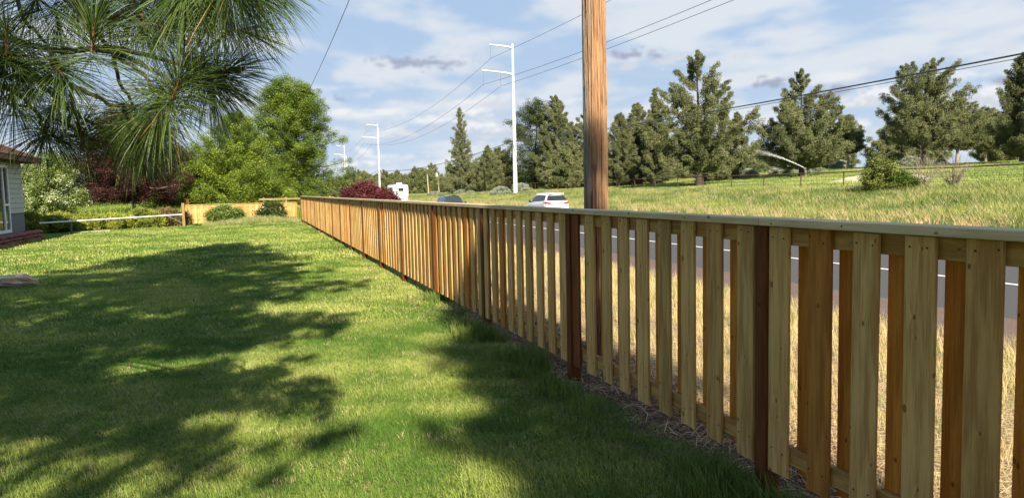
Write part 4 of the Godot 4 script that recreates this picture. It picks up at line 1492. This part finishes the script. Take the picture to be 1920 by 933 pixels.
func build_wild_grass() -> void:
	rng.seed = 25
	var tall := blade_tuft(12, 0.13, 0.5, 0.007, 0.5, 11)
	var where := []
	var tints := PackedColorArray()
	for k in 22000:
		var z := -pow(rng.randf(), 1.25) * 62.0 - 0.5
		var x := rnd(3.0, 8.7)
		var thick := patch.get_noise_2d(x * 1.5, z * 1.2)
		if rng.randf() > 0.35 + thick + 0.16 * (x - 3.0):
			continue
		var c := Color(0.50, 0.37, 0.17).lerp(Color(0.62, 0.51, 0.28), rng.randf())
		if rng.randf() < 0.14:
			c = Color(0.12, 0.20, 0.04)
		where.append(turned(on_land(x, z), rnd(0.4, 0.95) * clampf(0.32 + 0.11 * (x - 3.0), 0.3, 0.75) * (1.0 if x < 7.6 else 0.7)))
		tints.append(c)
	stuff("dry_grass", "straw-coloured dry grass on the verge between fence and road", "grass", tall, M.leaf_grass, where, tints)
	# far bank: tall green and yellow grass
	var bank := blade_tuft(15, 0.30, 0.62, 0.021, 0.55, 12)
	where = []
	tints = PackedColorArray()
	for k in 52000:
		var z := -14.0 - pow(rng.randf(), 1.2) * 140.0
		var x := rnd(25.4, 47.0)
		if x < 26.6 and rng.randf() < 0.6:
			continue
		var n := patch.get_noise_2d(x * 0.55, z * 0.4)
		var n2 := patch.get_noise_2d(x * 1.7 + 33.0, z * 1.3)
		var t := clampf(0.46 + n * 1.2 + rnd(-0.3, 0.3), 0.0, 1.0)
		var c := Color(0.095, 0.16, 0.032).lerp(Color(0.31, 0.34, 0.09), t)
		if n2 > 0.22 and rng.randf() < 0.55:
			c = Color(0.055, 0.13, 0.022)
		if x < 31.0 and rng.randf() < 0.28 * (31.0 - x) / 4.0:
			c = Color(0.52, 0.38, 0.20)
		elif rng.randf() < 0.22 + n2 * 0.5:
			c = Color(0.44, 0.38, 0.19)
		where.append(turned(on_land(x, z), rnd(0.55, 1.15) * (1.0 if x < 42.0 else 0.5)))
		tints.append(c)
	stuff("bank_grass", "tall green and yellow grass on the bank beyond the road", "grass", bank, M.leaf_grass, where, tints)
	# pasture inside the pipe fence
	where = []
	tints = PackedColorArray()
	var field := blade_tuft(14, 0.5, 0.3, 0.045, 0.6, 13)
	for k in 30000:
		var x := 47.0 + pow(rng.randf(), 1.2) * 105.0
		var z := -20.0 - rng.randf() * 120.0
		var n := patch.get_noise_2d(x * 0.3, z * 0.3)
		var c := Color(0.14, 0.21, 0.05).lerp(Color(0.32, 0.345, 0.105), clampf(0.5 + n * 1.4 + rnd(-0.2, 0.2), 0.0, 1.0))
		where.append(turned(on_land(x, z), rnd(0.5, 1.1)))
		tints.append(c)
	stuff("pasture_grass", "yellow-green pasture grass behind the pipe fence", "grass", field, M.leaf_grass, where, tints)
	# meadow behind the junipers and the house
	where = []
	tints = PackedColorArray()
	for k in 16000:
		var z := -46.8 - rng.randf() * 40.0
		var x := rnd(z * 0.30 - 3.0, 3.0)
		if z > -52.0 and x > -3.4:
			continue
		where.append(turned(Vector3(x, 0, z), rnd(0.8, 1.6), rnd(0.9, 1.4)))
		tints.append(Color(0.12, 0.21, 0.03).lerp(Color(0.28, 0.35, 0.06), rng.randf()))
	stuff("meadow_grass", "tall bright meadow grass behind the white pipe gate", "grass", bank, M.leaf_grass, where, tints)
	# weeds on the soil heap in the corner
	where = []
	tints = PackedColorArray()
	for k in 900:
		var x := rnd(-2.6, 2.3)
		var z := rnd(-45.8, -43.0)
		where.append(turned(on_land(x, z), rnd(0.25, 0.6)))
		tints.append(Color(0.16, 0.22, 0.06).lerp(Color(0.42, 0.40, 0.18), rng.randf()))
	stuff("corner_weeds", "low weeds on the soil heap in front of the low pale fence", "weeds", bank, M.leaf_grass, where, tints)

# ---------------------------------------------------------------- beyond the road
func build_pipe_fence() -> void:
	var X := 47.2
	var f := thing("pipe_fence", "rusty brown pipe fence with thin wires along the top of the bank", "fence", on_land(X, -20.0))
	var z := -20.0
	var prev := Vector3.INF
	var o := f.position
	var n := 0
	while z > -172.0:
		var p := on_land(X, z) - o
		var g := Geo.new()
		g.tube([p + Vector3(0, -0.3, 0), p + Vector3(0, 1.28, 0)], [0.055, 0.055], 8)
		part("post", g.mesh(), M.rust, f)
		if prev != Vector3.INF:
			g = Geo.new()
			g.tube([prev + Vector3(0, 1.33, 0), p + Vector3(0, 1.33, 0)], [0.052, 0.052], 8)
			part("top_rail", g.mesh(), M.rust, f)
			for y in [0.35, 0.68, 1.0]:
				g = Geo.new()
				g.tube([prev + Vector3(0, y, 0), p + Vector3(0, y, 0)], [0.012, 0.012], 5, false)
				part("wire", g.mesh(), M.rust, f)
		prev = p
		z -= 5.3
		n += 1
	# paddock gate further back
	var gt := thing("paddock_gate", "pale tubular paddock gate behind the pipe fence near the white car", "gate", on_land(50.5, -128.0))
	for y in [0.35, 0.62, 0.9, 1.2, 1.5]:
		var g := Geo.new()
		g.tube([Vector3(0, y, 0), Vector3(7.0, y, 1.0)], [0.035, 0.035], 6)
		part("bar", g.mesh(), M.alloy, gt)
	for t in [0.0, 0.33, 0.66, 1.0]:
		var g := Geo.new()
		g.tube([Vector3(7.0 * t, -0.1, t), Vector3(7.0 * t, 1.56, t)], [0.045, 0.045], 6)
		part("upright", g.mesh(), M.alloy, gt)
	# loading of pale gravel strips in the pasture
	for b in [["pale gravel patch in the pasture behind the sprinkler wheel", 58.5, -62.0, 6.5, 1.6], ["pale gravel patch at right in the pasture", 66.0, -44.0, 7.5, 2.4], ["pale gravel patch behind the roadside bush", 54.0, -52.0, 5.0, 1.4]]:
		var rows := []
		for a in 9:
			var row := PackedVector3Array()
			for c in 17:
				var u := a / 8.0 * 2.0 - 1.0
				var w := c / 16.0 * 2.0 - 1.0
				var x: float = b[1] + w * b[3] * 0.86 - u * b[4] * 0.5
				var z2: float = b[2] - w * b[3] * 0.5 - u * b[4] * 0.86
				row.append(Vector3(x, land(x, z2) - 0.05 + 0.55 * (1.0 - u * u) * (1.0 - w * w * w * w) * (0.9 + 0.3 * wobble.get_noise_2d(x * 5.0, z2 * 5.0)), z2))
			rows.append(row)
		var g := Geo.new()
		g.grid(rows)
		var o2 := part(numbered("gravel_heap"), g.mesh(), M.pale_gravel, self)
		tag(o2, b[0], "gravel", "gravel heaps in the pasture")

func build_sprinkler() -> void:
	var at := on_land(66.9, -80.0)
	var o := thing("sprinkler", "pasture sprinkler on a stand throwing a long white jet of water", "sprinkler", at)
	var g := Geo.new()
	g.tube([Vector3(0, -0.1, 0), Vector3(0, 0.9, 0), Vector3(-0.35, 1.15, 0)], [0.05, 0.04, 0.03], 8)
	part("stand", g.mesh(), M.alloy, o)
	rng.seed = 61
	var drop := Geo.new()
	drop.tri(Vector3(-0.5, -0.3, 0.3), Vector3(0.5, -0.3, 0.3), Vector3(0, 0.5, 0))
	drop.tri(Vector3(0.5, -0.3, 0.3), Vector3(0, -0.3, -0.5), Vector3(0, 0.5, 0))
	drop.tri(Vector3(0, -0.3, -0.5), Vector3(-0.5, -0.3, 0.3), Vector3(0, 0.5, 0))
	var where := []
	var tints := PackedColorArray()
	for k in 5200:
		var t := pow(rng.randf(), 0.8)
		var w := 0.03 + 0.36 * t * t
		var p := Vector3(-7.6 * t, 1.15 + 4.4 * t - 1.5 * t * t, -2.9 * t) + Vector3(rng.randfn(0, w), rng.randfn(0, w * 0.7) - absf(rng.randfn(0, w * 1.2)) * t, rng.randfn(0, w))
		where.append(Transform3D(Basis.from_euler(Vector3(rnd(0, 6), rnd(0, 6), 0)).scaled(Vector3.ONE * rnd(0.014, 0.034) * (1.2 - 0.6 * t)), p))
		tints.append(Color(0.9, 0.92, 0.95))
	for k in 2600:
		var t := rng.randf()
		var p := Vector3(-7.6 - 2.4 * t + rng.randfn(0, 0.7), 4.1 - 3.4 * t * t + rng.randfn(0, 0.35), -2.9 - t + rng.randfn(0, 0.7))
		where.append(Transform3D(Basis().scaled(Vector3.ONE * rnd(0.012, 0.03)), p))
		tints.append(Color(0.9, 0.92, 0.95))
	copies("water_jet", drop.mesh(true), M.droplet, o, where, tints)

func build_log() -> void:
	var o := thing("old_log", "weathered split grey log lying on the lawn at the left edge", "log", Vector3(-4.75, 0, -16.9))
	var n := FastNoiseLite.new()
	n.seed = 3
	n.frequency = 1.2
	n.fractal_octaves = 4
	var rows := []
	var cols := PackedColorArray()
	for r in 40:
		var t := r / 39.0
		var row := PackedVector3Array()
		for s in 41:
			var a := PI * s / 40.0
			var d := n.get_noise_3d(t * 1.4, cos(a) * 2.6, sin(a) * 2.6)
			var split := smoothstep(0.16, 0.0, absf(n.get_noise_2d(a * 2.3 + 7.0, t * 0.9)))
			var rad := (0.25 + d * 0.11 - split * 0.07) * pow(clampf((1.0 - t) * 9.0, 0.0, 1.0), 0.6)
			row.append(Vector3(lerpf(-1.7, 0.72, t), sin(a) * rad * 0.92 - 0.02, -cos(a) * rad * 1.5))
			var c := Color(0.60, 0.54, 0.47).lerp(Color(0.36, 0.29, 0.23), clampf(0.4 + d * 1.6, 0.0, 1.0))
			c = c.lerp(Color(0.07, 0.045, 0.03), split * 0.8)
			if t > 0.75:
				c = c.lerp(Color(0.44, 0.25, 0.12), smoothstep(0.0, 0.3, n.get_noise_2d(t * 7.0, a * 3.0) + (t - 0.8)))
			cols.append(c)
		rows.append(row)
	var g := Geo.new()
	g.grid(rows)
	g.c = cols
	part("trunk", g.mesh(), M.tinted_rough, o)
	o.rotation.y = 0.12
	var st := thing("pale_stone", "pale speckled stone leaning against the old log", "stone", Vector3(-5.12, 0, -16.45))
	rows = []
	for r in 9:
		var row := PackedVector3Array()
		for s in 17:
			var a := TAU * (s % 16) / 16.0
			var b := PI / 2 * r / 8.0
			var k := 1.0 + 0.22 * n.get_noise_3d(cos(a) * cos(b) * 3.0, sin(b) * 3.0, sin(a) * cos(b) * 3.0)
			row.append(Vector3(cos(a) * cos(b) * 0.26, sin(b) * 0.14, sin(a) * cos(b) * 0.14) * k)
		rows.append(row)
	g = Geo.new()
	g.grid(rows, true)
	part("stone_body", g.mesh(), M.concrete, st)

func build_roadside() -> void:
	# weathered wooden posts of the far line beside the road
	var k := 0
	for d in [[797, 41.3, -186.0, 5.2, "short weathered wooden pole beside the road ahead of the camper"], [817, 46.1, -195.0, 5.2, "wooden pole with a small white box right of the roadside pole"]]:
		var p := thing("roadside_pole", d[4], "pole", on_land(d[1], d[2]))
		var g := Geo.new()
		g.tube([Vector3(0, -0.3, 0), Vector3(-0.25, d[3], 0)], [0.17, 0.12], 9)
		part("shaft", g.mesh(), M.pole_pale if k == 0 else M.bark_grey, p)
		if k == 1:
			g = Geo.new()
			g.box(Vector3(-0.75, 4.7, -0.2), Vector3(-0.4, 5.6, 0.2))
			part("box", g.mesh(), M.white_paint, p)
		k += 1
	# painted lines
	for l in [[13.7, 13.85, M.line_white, "edge_line"], [18.45, 18.57, M.line_yellow, "centre_line"], [18.75, 18.87, M.line_yellow, "centre_line"], [23.6, 23.75, M.line_white, "edge_line"]]:
		var g := Geo.new()
		g.quad(Vector3(l[0], -0.372, 40), Vector3(l[1], -0.372, 40), Vector3(l[1], -0.372, -600), Vector3(l[0], -0.372, -600))
		structure(l[3], g.mesh(), l[2])
	# distant blue hills
	var rows := []
	for r in 8:
		var row := PackedVector3Array()
		for c in 81:
			var a := lerpf(-0.6, 1.1, c / 80.0)
			var top := 95.0 + 120.0 * absf(wobble.get_noise_1d(c * 9.0)) + (90.0 * exp(-pow((a - 0.318) / 0.03, 2)))
			var u := r / 7.0
			row.append(Vector3(sin(a) * (5200 - 700 * (1.0 - u)), -60 + (top) * pow(u, 0.9), -cos(a) * (5200 - 700 * (1.0 - u))))
		rows.append(row)
	var g2 := Geo.new()
	g2.grid(rows, false)
	structure("hills", g2.mesh(), M.hill)

# ---------------------------------------------------------------- sky
func sky_picture() -> ImageTexture:
	var w := 2400
	var h := 1200
	var im := Image.create(w, h, false, Image.FORMAT_RGBF)
	im.fill(Color(0.30, 0.31, 0.27))
	var veil := FastNoiseLite.new()
	veil.seed = 8
	veil.frequency = 1.0
	veil.fractal_octaves = 5
	veil.fractal_gain = 0.55
	var puff := FastNoiseLite.new()
	puff.seed = 19
	puff.frequency = 9.0
	puff.fractal_octaves = 5
	# azimuth, height, half width, half height (radians), 0 grey / 1 pale / 2 white-topped
	var clouds := [[0.2040, 0.1617, 0.0597, 0.0091, 0], [0.1050, 0.1160, 0.0197, 0.0049, 0], [0.4822, 0.1649, 0.0253, 0.0080, 0], [0.4787, 0.1507, 0.0176, 0.0050, 1], [0.5370, 0.1576, 0.0295, 0.0115, 1], [0.5124, 0.1654, 0.0141, 0.0066, 0], [0.6167, 0.1559, 0.0316, 0.0055, 1], [0.3093, 0.1090, 0.0281, 0.0080, 1], [0.2743, 0.0960, 0.0316, 0.0108, 2], [0.3294, 0.0744, 0.0351, 0.0136, 2], [0.7706, 0.0982, 0.0492, 0.0165, 2], [0.8827, 0.0897, 0.0562, 0.0175, 2], [0.9069, 0.1047, 0.0211, 0.0066, 0], [0.6576, 0.1214, 0.0316, 0.0080, 0], [0.7243, 0.1076, 0.0316, 0.0094, 0], [0.2876, 0.0753, 0.0281, 0.0122, 2], [0.1285, 0.0333, 0.0316, 0.0066, 2], [0.8368, 0.0725, 0.0492, 0.0108, 2], [0.6454, 0.0705, 0.0492, 0.0108, 2]]
	for y in h / 2 + 2:
		var el := PI / 2 - PI * (y + 0.5) / h
		var sy := sin(el)
		var cy := cos(el)
		var near := []
		for c in clouds:
			if absf(c[1] - el) < c[3] * 2.6:
				near.append(c)
		var deep := pow(clampf(sy, 0.0, 1.0), 0.42)
		for x in w:
			var az := TAU * (x + 0.5) / w      # the left edge of the picture lies straight ahead (-z)
			if az > PI:
				az -= TAU
			var dx := sin(az) * cy
			var dz := -cos(az) * cy
			var k := 1.0 / (sy + 0.10)
			var streak := veil.get_noise_3d(dx * k * 0.55 + dz * k * 0.16, 3.0 + sy * 1.2, dz * k * 0.55)
			var fine := veil.get_noise_3d(dx * k * 1.7 + 5.0, sy * 14.0 + dx * 2.0, dz * k * 0.8)
			var blue := Vector3(0.73, 0.82, 0.91).lerp(Vector3(0.19, 0.42, 0.79), deep)
			var veiled := smoothstep(-0.22, 0.40, streak + fine * 0.8) * 0.9
			var c3 := blue.lerp(Vector3(0.79, 0.84, 0.90), veiled)
			# broken cumulus low over the horizon
			if el < 0.17:
				var band := smoothstep(0.0, 0.03, el) * smoothstep(0.17, 0.09, el)
				var cu := puff.get_noise_3d(dx * 1.0, el * 5.0, dz * 1.0) * 0.75 + puff.get_noise_3d(dx * 3.0, el * 9.0, dz * 3.0) * 0.25
				var m := smoothstep(0.05, 0.30, cu) * band
				var above := puff.get_noise_3d(dx * 1.0, (el + 0.012) * 5.0, dz * 1.0)
				var lit := smoothstep(0.3, -0.1, above)
				c3 = c3.lerp(Vector3(0.66, 0.70, 0.79).lerp(Vector3(0.97, 0.97, 0.97), lit), m * 0.8)
			for c in near:
				var u: float = (az - c[0]) / c[2]
				var q: float = (el - c[1]) / c[3]
				if absf(u) < 1.8 and absf(q) < 2.4:
					var n := puff.get_noise_3d(dx * 4.0, el * 14.0, dz * 4.0) + 0.5 * puff.get_noise_3d(dx * 11.0, el * 26.0, dz * 11.0)
					var d := 1.0 - sqrt(u * u * 0.8 + q * q) + n * 1.1
					var m := smoothstep(0.05, 0.75, d)
					var tone := Vector3(0.36, 0.41, 0.55)
					if c[4] == 1:
						tone = Vector3(0.72, 0.75, 0.82)
					elif c[4] == 2:
						tone = Vector3(0.62, 0.67, 0.77).lerp(Vector3(1.0, 1.0, 1.0), smoothstep(-0.5, 0.7, q + n))
					c3 = c3.lerp(tone, m * 0.85)
			im.set_pixel(x, y, Color(c3.x, c3.y, c3.z))
	return ImageTexture.create_from_image(im)

func make_materials() -> void:
	var tan_wood := wood_images(3)
	M.slat = [wood(tan_wood, Color(0.95, 0.89, 0.76)), wood(tan_wood, Color(0.89, 0.84, 0.70)), wood(tan_wood, Color(1.0, 0.93, 0.80)), wood(tan_wood, Color(0.94, 0.85, 0.71))]
	M.slat_orange = wood(tan_wood, Color(0.86, 0.68, 0.45))
	M.slat_brown = wood(tan_wood, Color(0.60, 0.42, 0.30))
	M.back = [wood(tan_wood, Color(1.0, 0.78, 0.48)), wood(tan_wood, Color(0.92, 0.70, 0.42)), wood(tan_wood, Color(1.0, 0.82, 0.55))]  # orange tint paints in warm light bounced onto the rear boards
	M.post = wood(tan_wood, Color(0.53, 0.36, 0.26), 0.4)
	M.rail = wood(tan_wood, Color(0.86, 0.78, 0.62))
	M.cap = wood(wood_images(9, Vector3(0.63, 0.52, 0.335), Vector3(0.50, 0.39, 0.23)), Color(1, 1, 1), 0.1)
	M.pale = M.slat
	M.pale_post = wood(tan_wood, Color(0.85, 0.74, 0.52))
	M.grey_wood = wood(tan_wood, Color(0.72, 0.70, 0.66), 0.3)
	M.tinted = StandardMaterial3D.new()
	M.tinted.vertex_color_use_as_albedo = true
	M.tinted.roughness = 0.9
	M.tinted_rough = M.tinted
	M.pole_wood = StandardMaterial3D.new()
	M.pole_wood.vertex_color_use_as_albedo = true
	M.pole_wood.roughness = 0.85
	M.pole_wood.metallic_specular = 0.3
	M.pole_wood.heightmap_enabled = true
	M.pole_wood.heightmap_texture = tan_wood[1]
	M.pole_wood.heightmap_scale = 0.3
	M.pole_wood.uv1_scale = Vector3(2, 9, 1)
	M.pole_white = mat(0.64, 0.65, 0.66, 0.5)
	M.pole_pale = mat(0.42, 0.31, 0.19, 0.9)
	M.porcelain = mat(0.62, 0.62, 0.62, 0.3)
	M.wire = mat(0.05, 0.055, 0.06, 0.5)
	M.white_paint = mat(0.74, 0.74, 0.72, 0.5)
	M.white_gloss = mat(0.80, 0.80, 0.80, 0.3)
	M.green_paint = mat(0.25, 0.38, 0.27, 0.6)
	M.dark_steel = mat(0.10, 0.09, 0.08, 0.6)
	M.house_grey = mat(0.25, 0.26, 0.24, 0.85)
	M.house_dark = mat(0.135, 0.14, 0.14, 0.8)
	M.siding = mat(0.42, 0.42, 0.37, 0.75)
	M.roof = ground_mat(0.05, [[0.25, 0.10, 0.05, 0.035], [0.75, 0.22, 0.12, 0.085]], 0.6, 0.3, 51)
	M.fascia = mat(0.17, 0.065, 0.045, 0.7)
	M.block = [mat(0.26, 0.09, 0.07, 0.95), mat(0.21, 0.075, 0.06, 0.95), mat(0.31, 0.125, 0.10, 0.95)]
	M.concrete = ground_mat(0.04, [[0.2, 0.36, 0.34, 0.31], [0.8, 0.55, 0.53, 0.49]], 0.5, 0.1, 52)
	M.car_glass = mat(0.022, 0.026, 0.030, 0.06)
	M.car_white = mat(0.80, 0.80, 0.80, 0.3)
	M.car_white.clearcoat_enabled = true
	M.car_white.clearcoat = 0.8
	M.car_white.clearcoat_roughness = 0.05
	M.car_blue = mat(0.028, 0.045, 0.10, 0.3)
	M.car_blue.clearcoat_enabled = true
	M.car_blue.clearcoat = 0.9
	M.car_blue.clearcoat_roughness = 0.05
	M.tail_red = mat(0.35, 0.03, 0.03, 0.2)
	M.black_plastic = mat(0.02, 0.02, 0.022, 0.5)
	M.tyre = mat(0.018, 0.018, 0.018, 0.9)
	M.alloy = mat(0.48, 0.48, 0.47, 0.4, 0.5)
	M.rust = mat(0.095, 0.045, 0.028, 0.85)
	M.bark_dark = mat(0.055, 0.040, 0.030, 0.95)
	M.bark_grey = mat(0.30, 0.255, 0.21, 0.95)
	M.bark_pine = ground_mat(0.03, [[0.3, 0.05, 0.03, 0.02], [0.7, 0.24, 0.13, 0.07]], 0.5, 1.5, 53)
	M.bark_twig = ground_mat(0.06, [[0.3, 0.07, 0.056, 0.047], [0.72, 0.28, 0.235, 0.19]], 0.16, 0.3, 54)
	M.bud = mat(0.20, 0.085, 0.032, 0.8)
	M.twig_grey = mat(0.24, 0.19, 0.155, 0.95)
	M.leaf = leaf_mat(0.62, 0.5)
	M.scale_leaf = leaf_mat(0.75, 0.14)
	M.insulator = mat(0.16, 0.17, 0.18, 0.4)
	M.needle = leaf_mat(0.45, 0.3)
	M.leaf_grass = leaf_mat(0.6, 0.55)
	M.droplet = StandardMaterial3D.new()
	M.droplet.vertex_color_use_as_albedo = true
	M.droplet.roughness = 0.2
	M.lawn = ground_mat(0.05, [[0.2, 0.045, 0.075, 0.014], [0.5, 0.085, 0.12, 0.024], [0.85, 0.17, 0.17, 0.055]], 1.7, 1.2, 61)
	M.meadow = ground_mat(0.03, [[0.2, 0.09, 0.15, 0.025], [0.8, 0.20, 0.25, 0.05]], 5.0, 2.0, 62)
	M.mulch = ground_mat(0.05, [[0.2, 0.06, 0.038, 0.026], [0.55, 0.13, 0.085, 0.06], [0.85, 0.23, 0.165, 0.115]], 0.8, 2.0, 63)
	M.verge = ground_mat(0.04, [[0.2, 0.17, 0.115, 0.065], [0.6, 0.36, 0.27, 0.14], [0.85, 0.50, 0.41, 0.23]], 1.3, 1.0, 64)
	M.gravel = ground_mat(0.09, [[0.2, 0.10, 0.07, 0.058], [0.5, 0.19, 0.135, 0.11], [0.85, 0.30, 0.235, 0.20]], 1.0, 1.2, 65)
	M.asphalt = ground_mat(0.12, [[0.2, 0.06, 0.06, 0.06], [0.8, 0.115, 0.113, 0.11]], 2.2, 0.25, 66, 0.85)
	M.bank = ground_mat(0.03, [[0.2, 0.085, 0.115, 0.025], [0.55, 0.16, 0.18, 0.05], [0.85, 0.27, 0.25, 0.10]], 4.0, 2.5, 67)
	M.pasture = ground_mat(0.02, [[0.2, 0.15, 0.20, 0.04], [0.6, 0.21, 0.26, 0.07], [0.85, 0.31, 0.33, 0.11]], 14.0, 1.0, 68)
	M.pale_gravel = ground_mat(0.08, [[0.2, 0.40, 0.34, 0.22], [0.8, 0.62, 0.55, 0.38]], 2.0, 1.0, 69)
	M.line_white = mat(0.70, 0.70, 0.68, 0.7)
	M.line_yellow = mat(0.55, 0.36, 0.04, 0.7)
	M.hill = mat(0.085, 0.10, 0.075, 1.0)

func build_land() -> void:
	sheet("meadow", span(-420, -60, 6), 60, -1400, M.meadow)
	sheet("lawn", [-60, -40, -25] + span(-16, 2.1, 24), 60, -46, M.lawn)
	sheet("meadow", [-60, -40, -25] + span(-16, 2.1, 24), -46, -1400, M.meadow)
	sheet("mulch_strip", span(2.1, 3.3, 5), 60, -46, M.mulch)
	sheet("meadow", span(2.1, 3.3, 5), -46, -1400, M.meadow)
	sheet("verge", span(3.3, 8.4, 14), 60, -1400, M.verge)
	sheet("gravel_shoulder", span(8.4, 10.4, 4), 60, -1400, M.gravel)
	sheet("road", span(10.4, 25, 4), 60, -1400, M.asphalt)
	sheet("bank", span(25, 47.0, 22), 60, -1400, M.bank)
	sheet("pasture", span(47.0, 160, 34) + span(180, 900, 9), 60, -1400, M.pasture)

func _ready() -> void:
	var cam := Camera3D.new()
	cam.name = "camera"
	add_child(cam)
	cam.fov = 36.31
	cam.near = 0.05
	cam.far = 9000
	cam.position = EYE
	cam.rotation_order = EULER_ORDER_YXZ
	cam.rotation_degrees = Vector3(-4.58, -18.68, -1.25)
	cam.current = true

	var env := Environment.new()
	env.background_mode = Environment.BG_SKY
	env.sky = Sky.new()
	var pano := PanoramaSkyMaterial.new()
	pano.panorama = sky_picture()
	pano.energy_multiplier = 0.44
	env.sky.sky_material = pano
	env.tonemap_mode = Environment.TONE_MAPPER_LINEAR
	env.tonemap_exposure = 2.2
	env.sdfgi_enabled = true
	env.ssao_enabled = true
	env.ssil_enabled = true
	var we := WorldEnvironment.new()
	we.name = "environment"
	we.environment = env
	add_child(we)

	var sun := DirectionalLight3D.new()
	sun.name = "sun"
	sun.light_energy = 1.6
	sun.light_color = Color(1.0, 0.95, 0.86)
	sun.light_angular_distance = 0.5
	sun.shadow_enabled = true
	add_child(sun)
	var az := deg_to_rad(7.0)
	var el := deg_to_rad(32.0)
	sun.basis = Basis.looking_at(Vector3(sin(az) * cos(el), -sin(el), -cos(az) * cos(el)), Vector3.UP)

	wobble.seed = 2
	wobble.frequency = 0.12
	patch.seed = 4
	patch.frequency = 0.28
	patch.fractal_octaves = 3
	rng.seed = 1
	make_materials()
	build_land()
	rng.seed = 12
	build_main_fence()
	build_corner_fence()
	build_house()
	build_wood_pole(on_land(3.15, -6.73), 8.6, true, "thick weathered orange-brown wooden pole just behind the fence")
	build_wood_pole(on_land(3.3, -84.0), 8.6, false, "distant wooden pole hidden in the large green tree")
	wire("single dark wire running from the top edge down into the large green tree", [[on_land(3.15, 45.0) + Vector3(0, 8.6, 0), on_land(3.15, -6.73) + Vector3(0, 8.75, 0), 0.6], [on_land(3.15, -6.73) + Vector3(0, 8.75, 0), on_land(3.3, -84.0) + Vector3(0, 8.75, 0), 1.3]], 0.012, M.wire)
	build_steel_poles()
	build_pipe_fence()
	build_trees()
	build_near_pine()
	build_far_pine()
	car("white_car", "white hatchback SUV seen from behind driving away on the road", "car", Vector3(20.4, -0.38, -50.0), 0.0, M.car_white, 1.65, true, false)
	car("blue_car", "dark blue car with roof rails coming towards the viewer on the road", "car", Vector3(15.6, -0.38, -63.9), PI, M.car_blue, 1.52, false, true)
	build_camper()
	build_roadside()
	build_sprinkler()
	build_log()
	build_lawn_grass()
	build_litter()
	build_wild_grass()
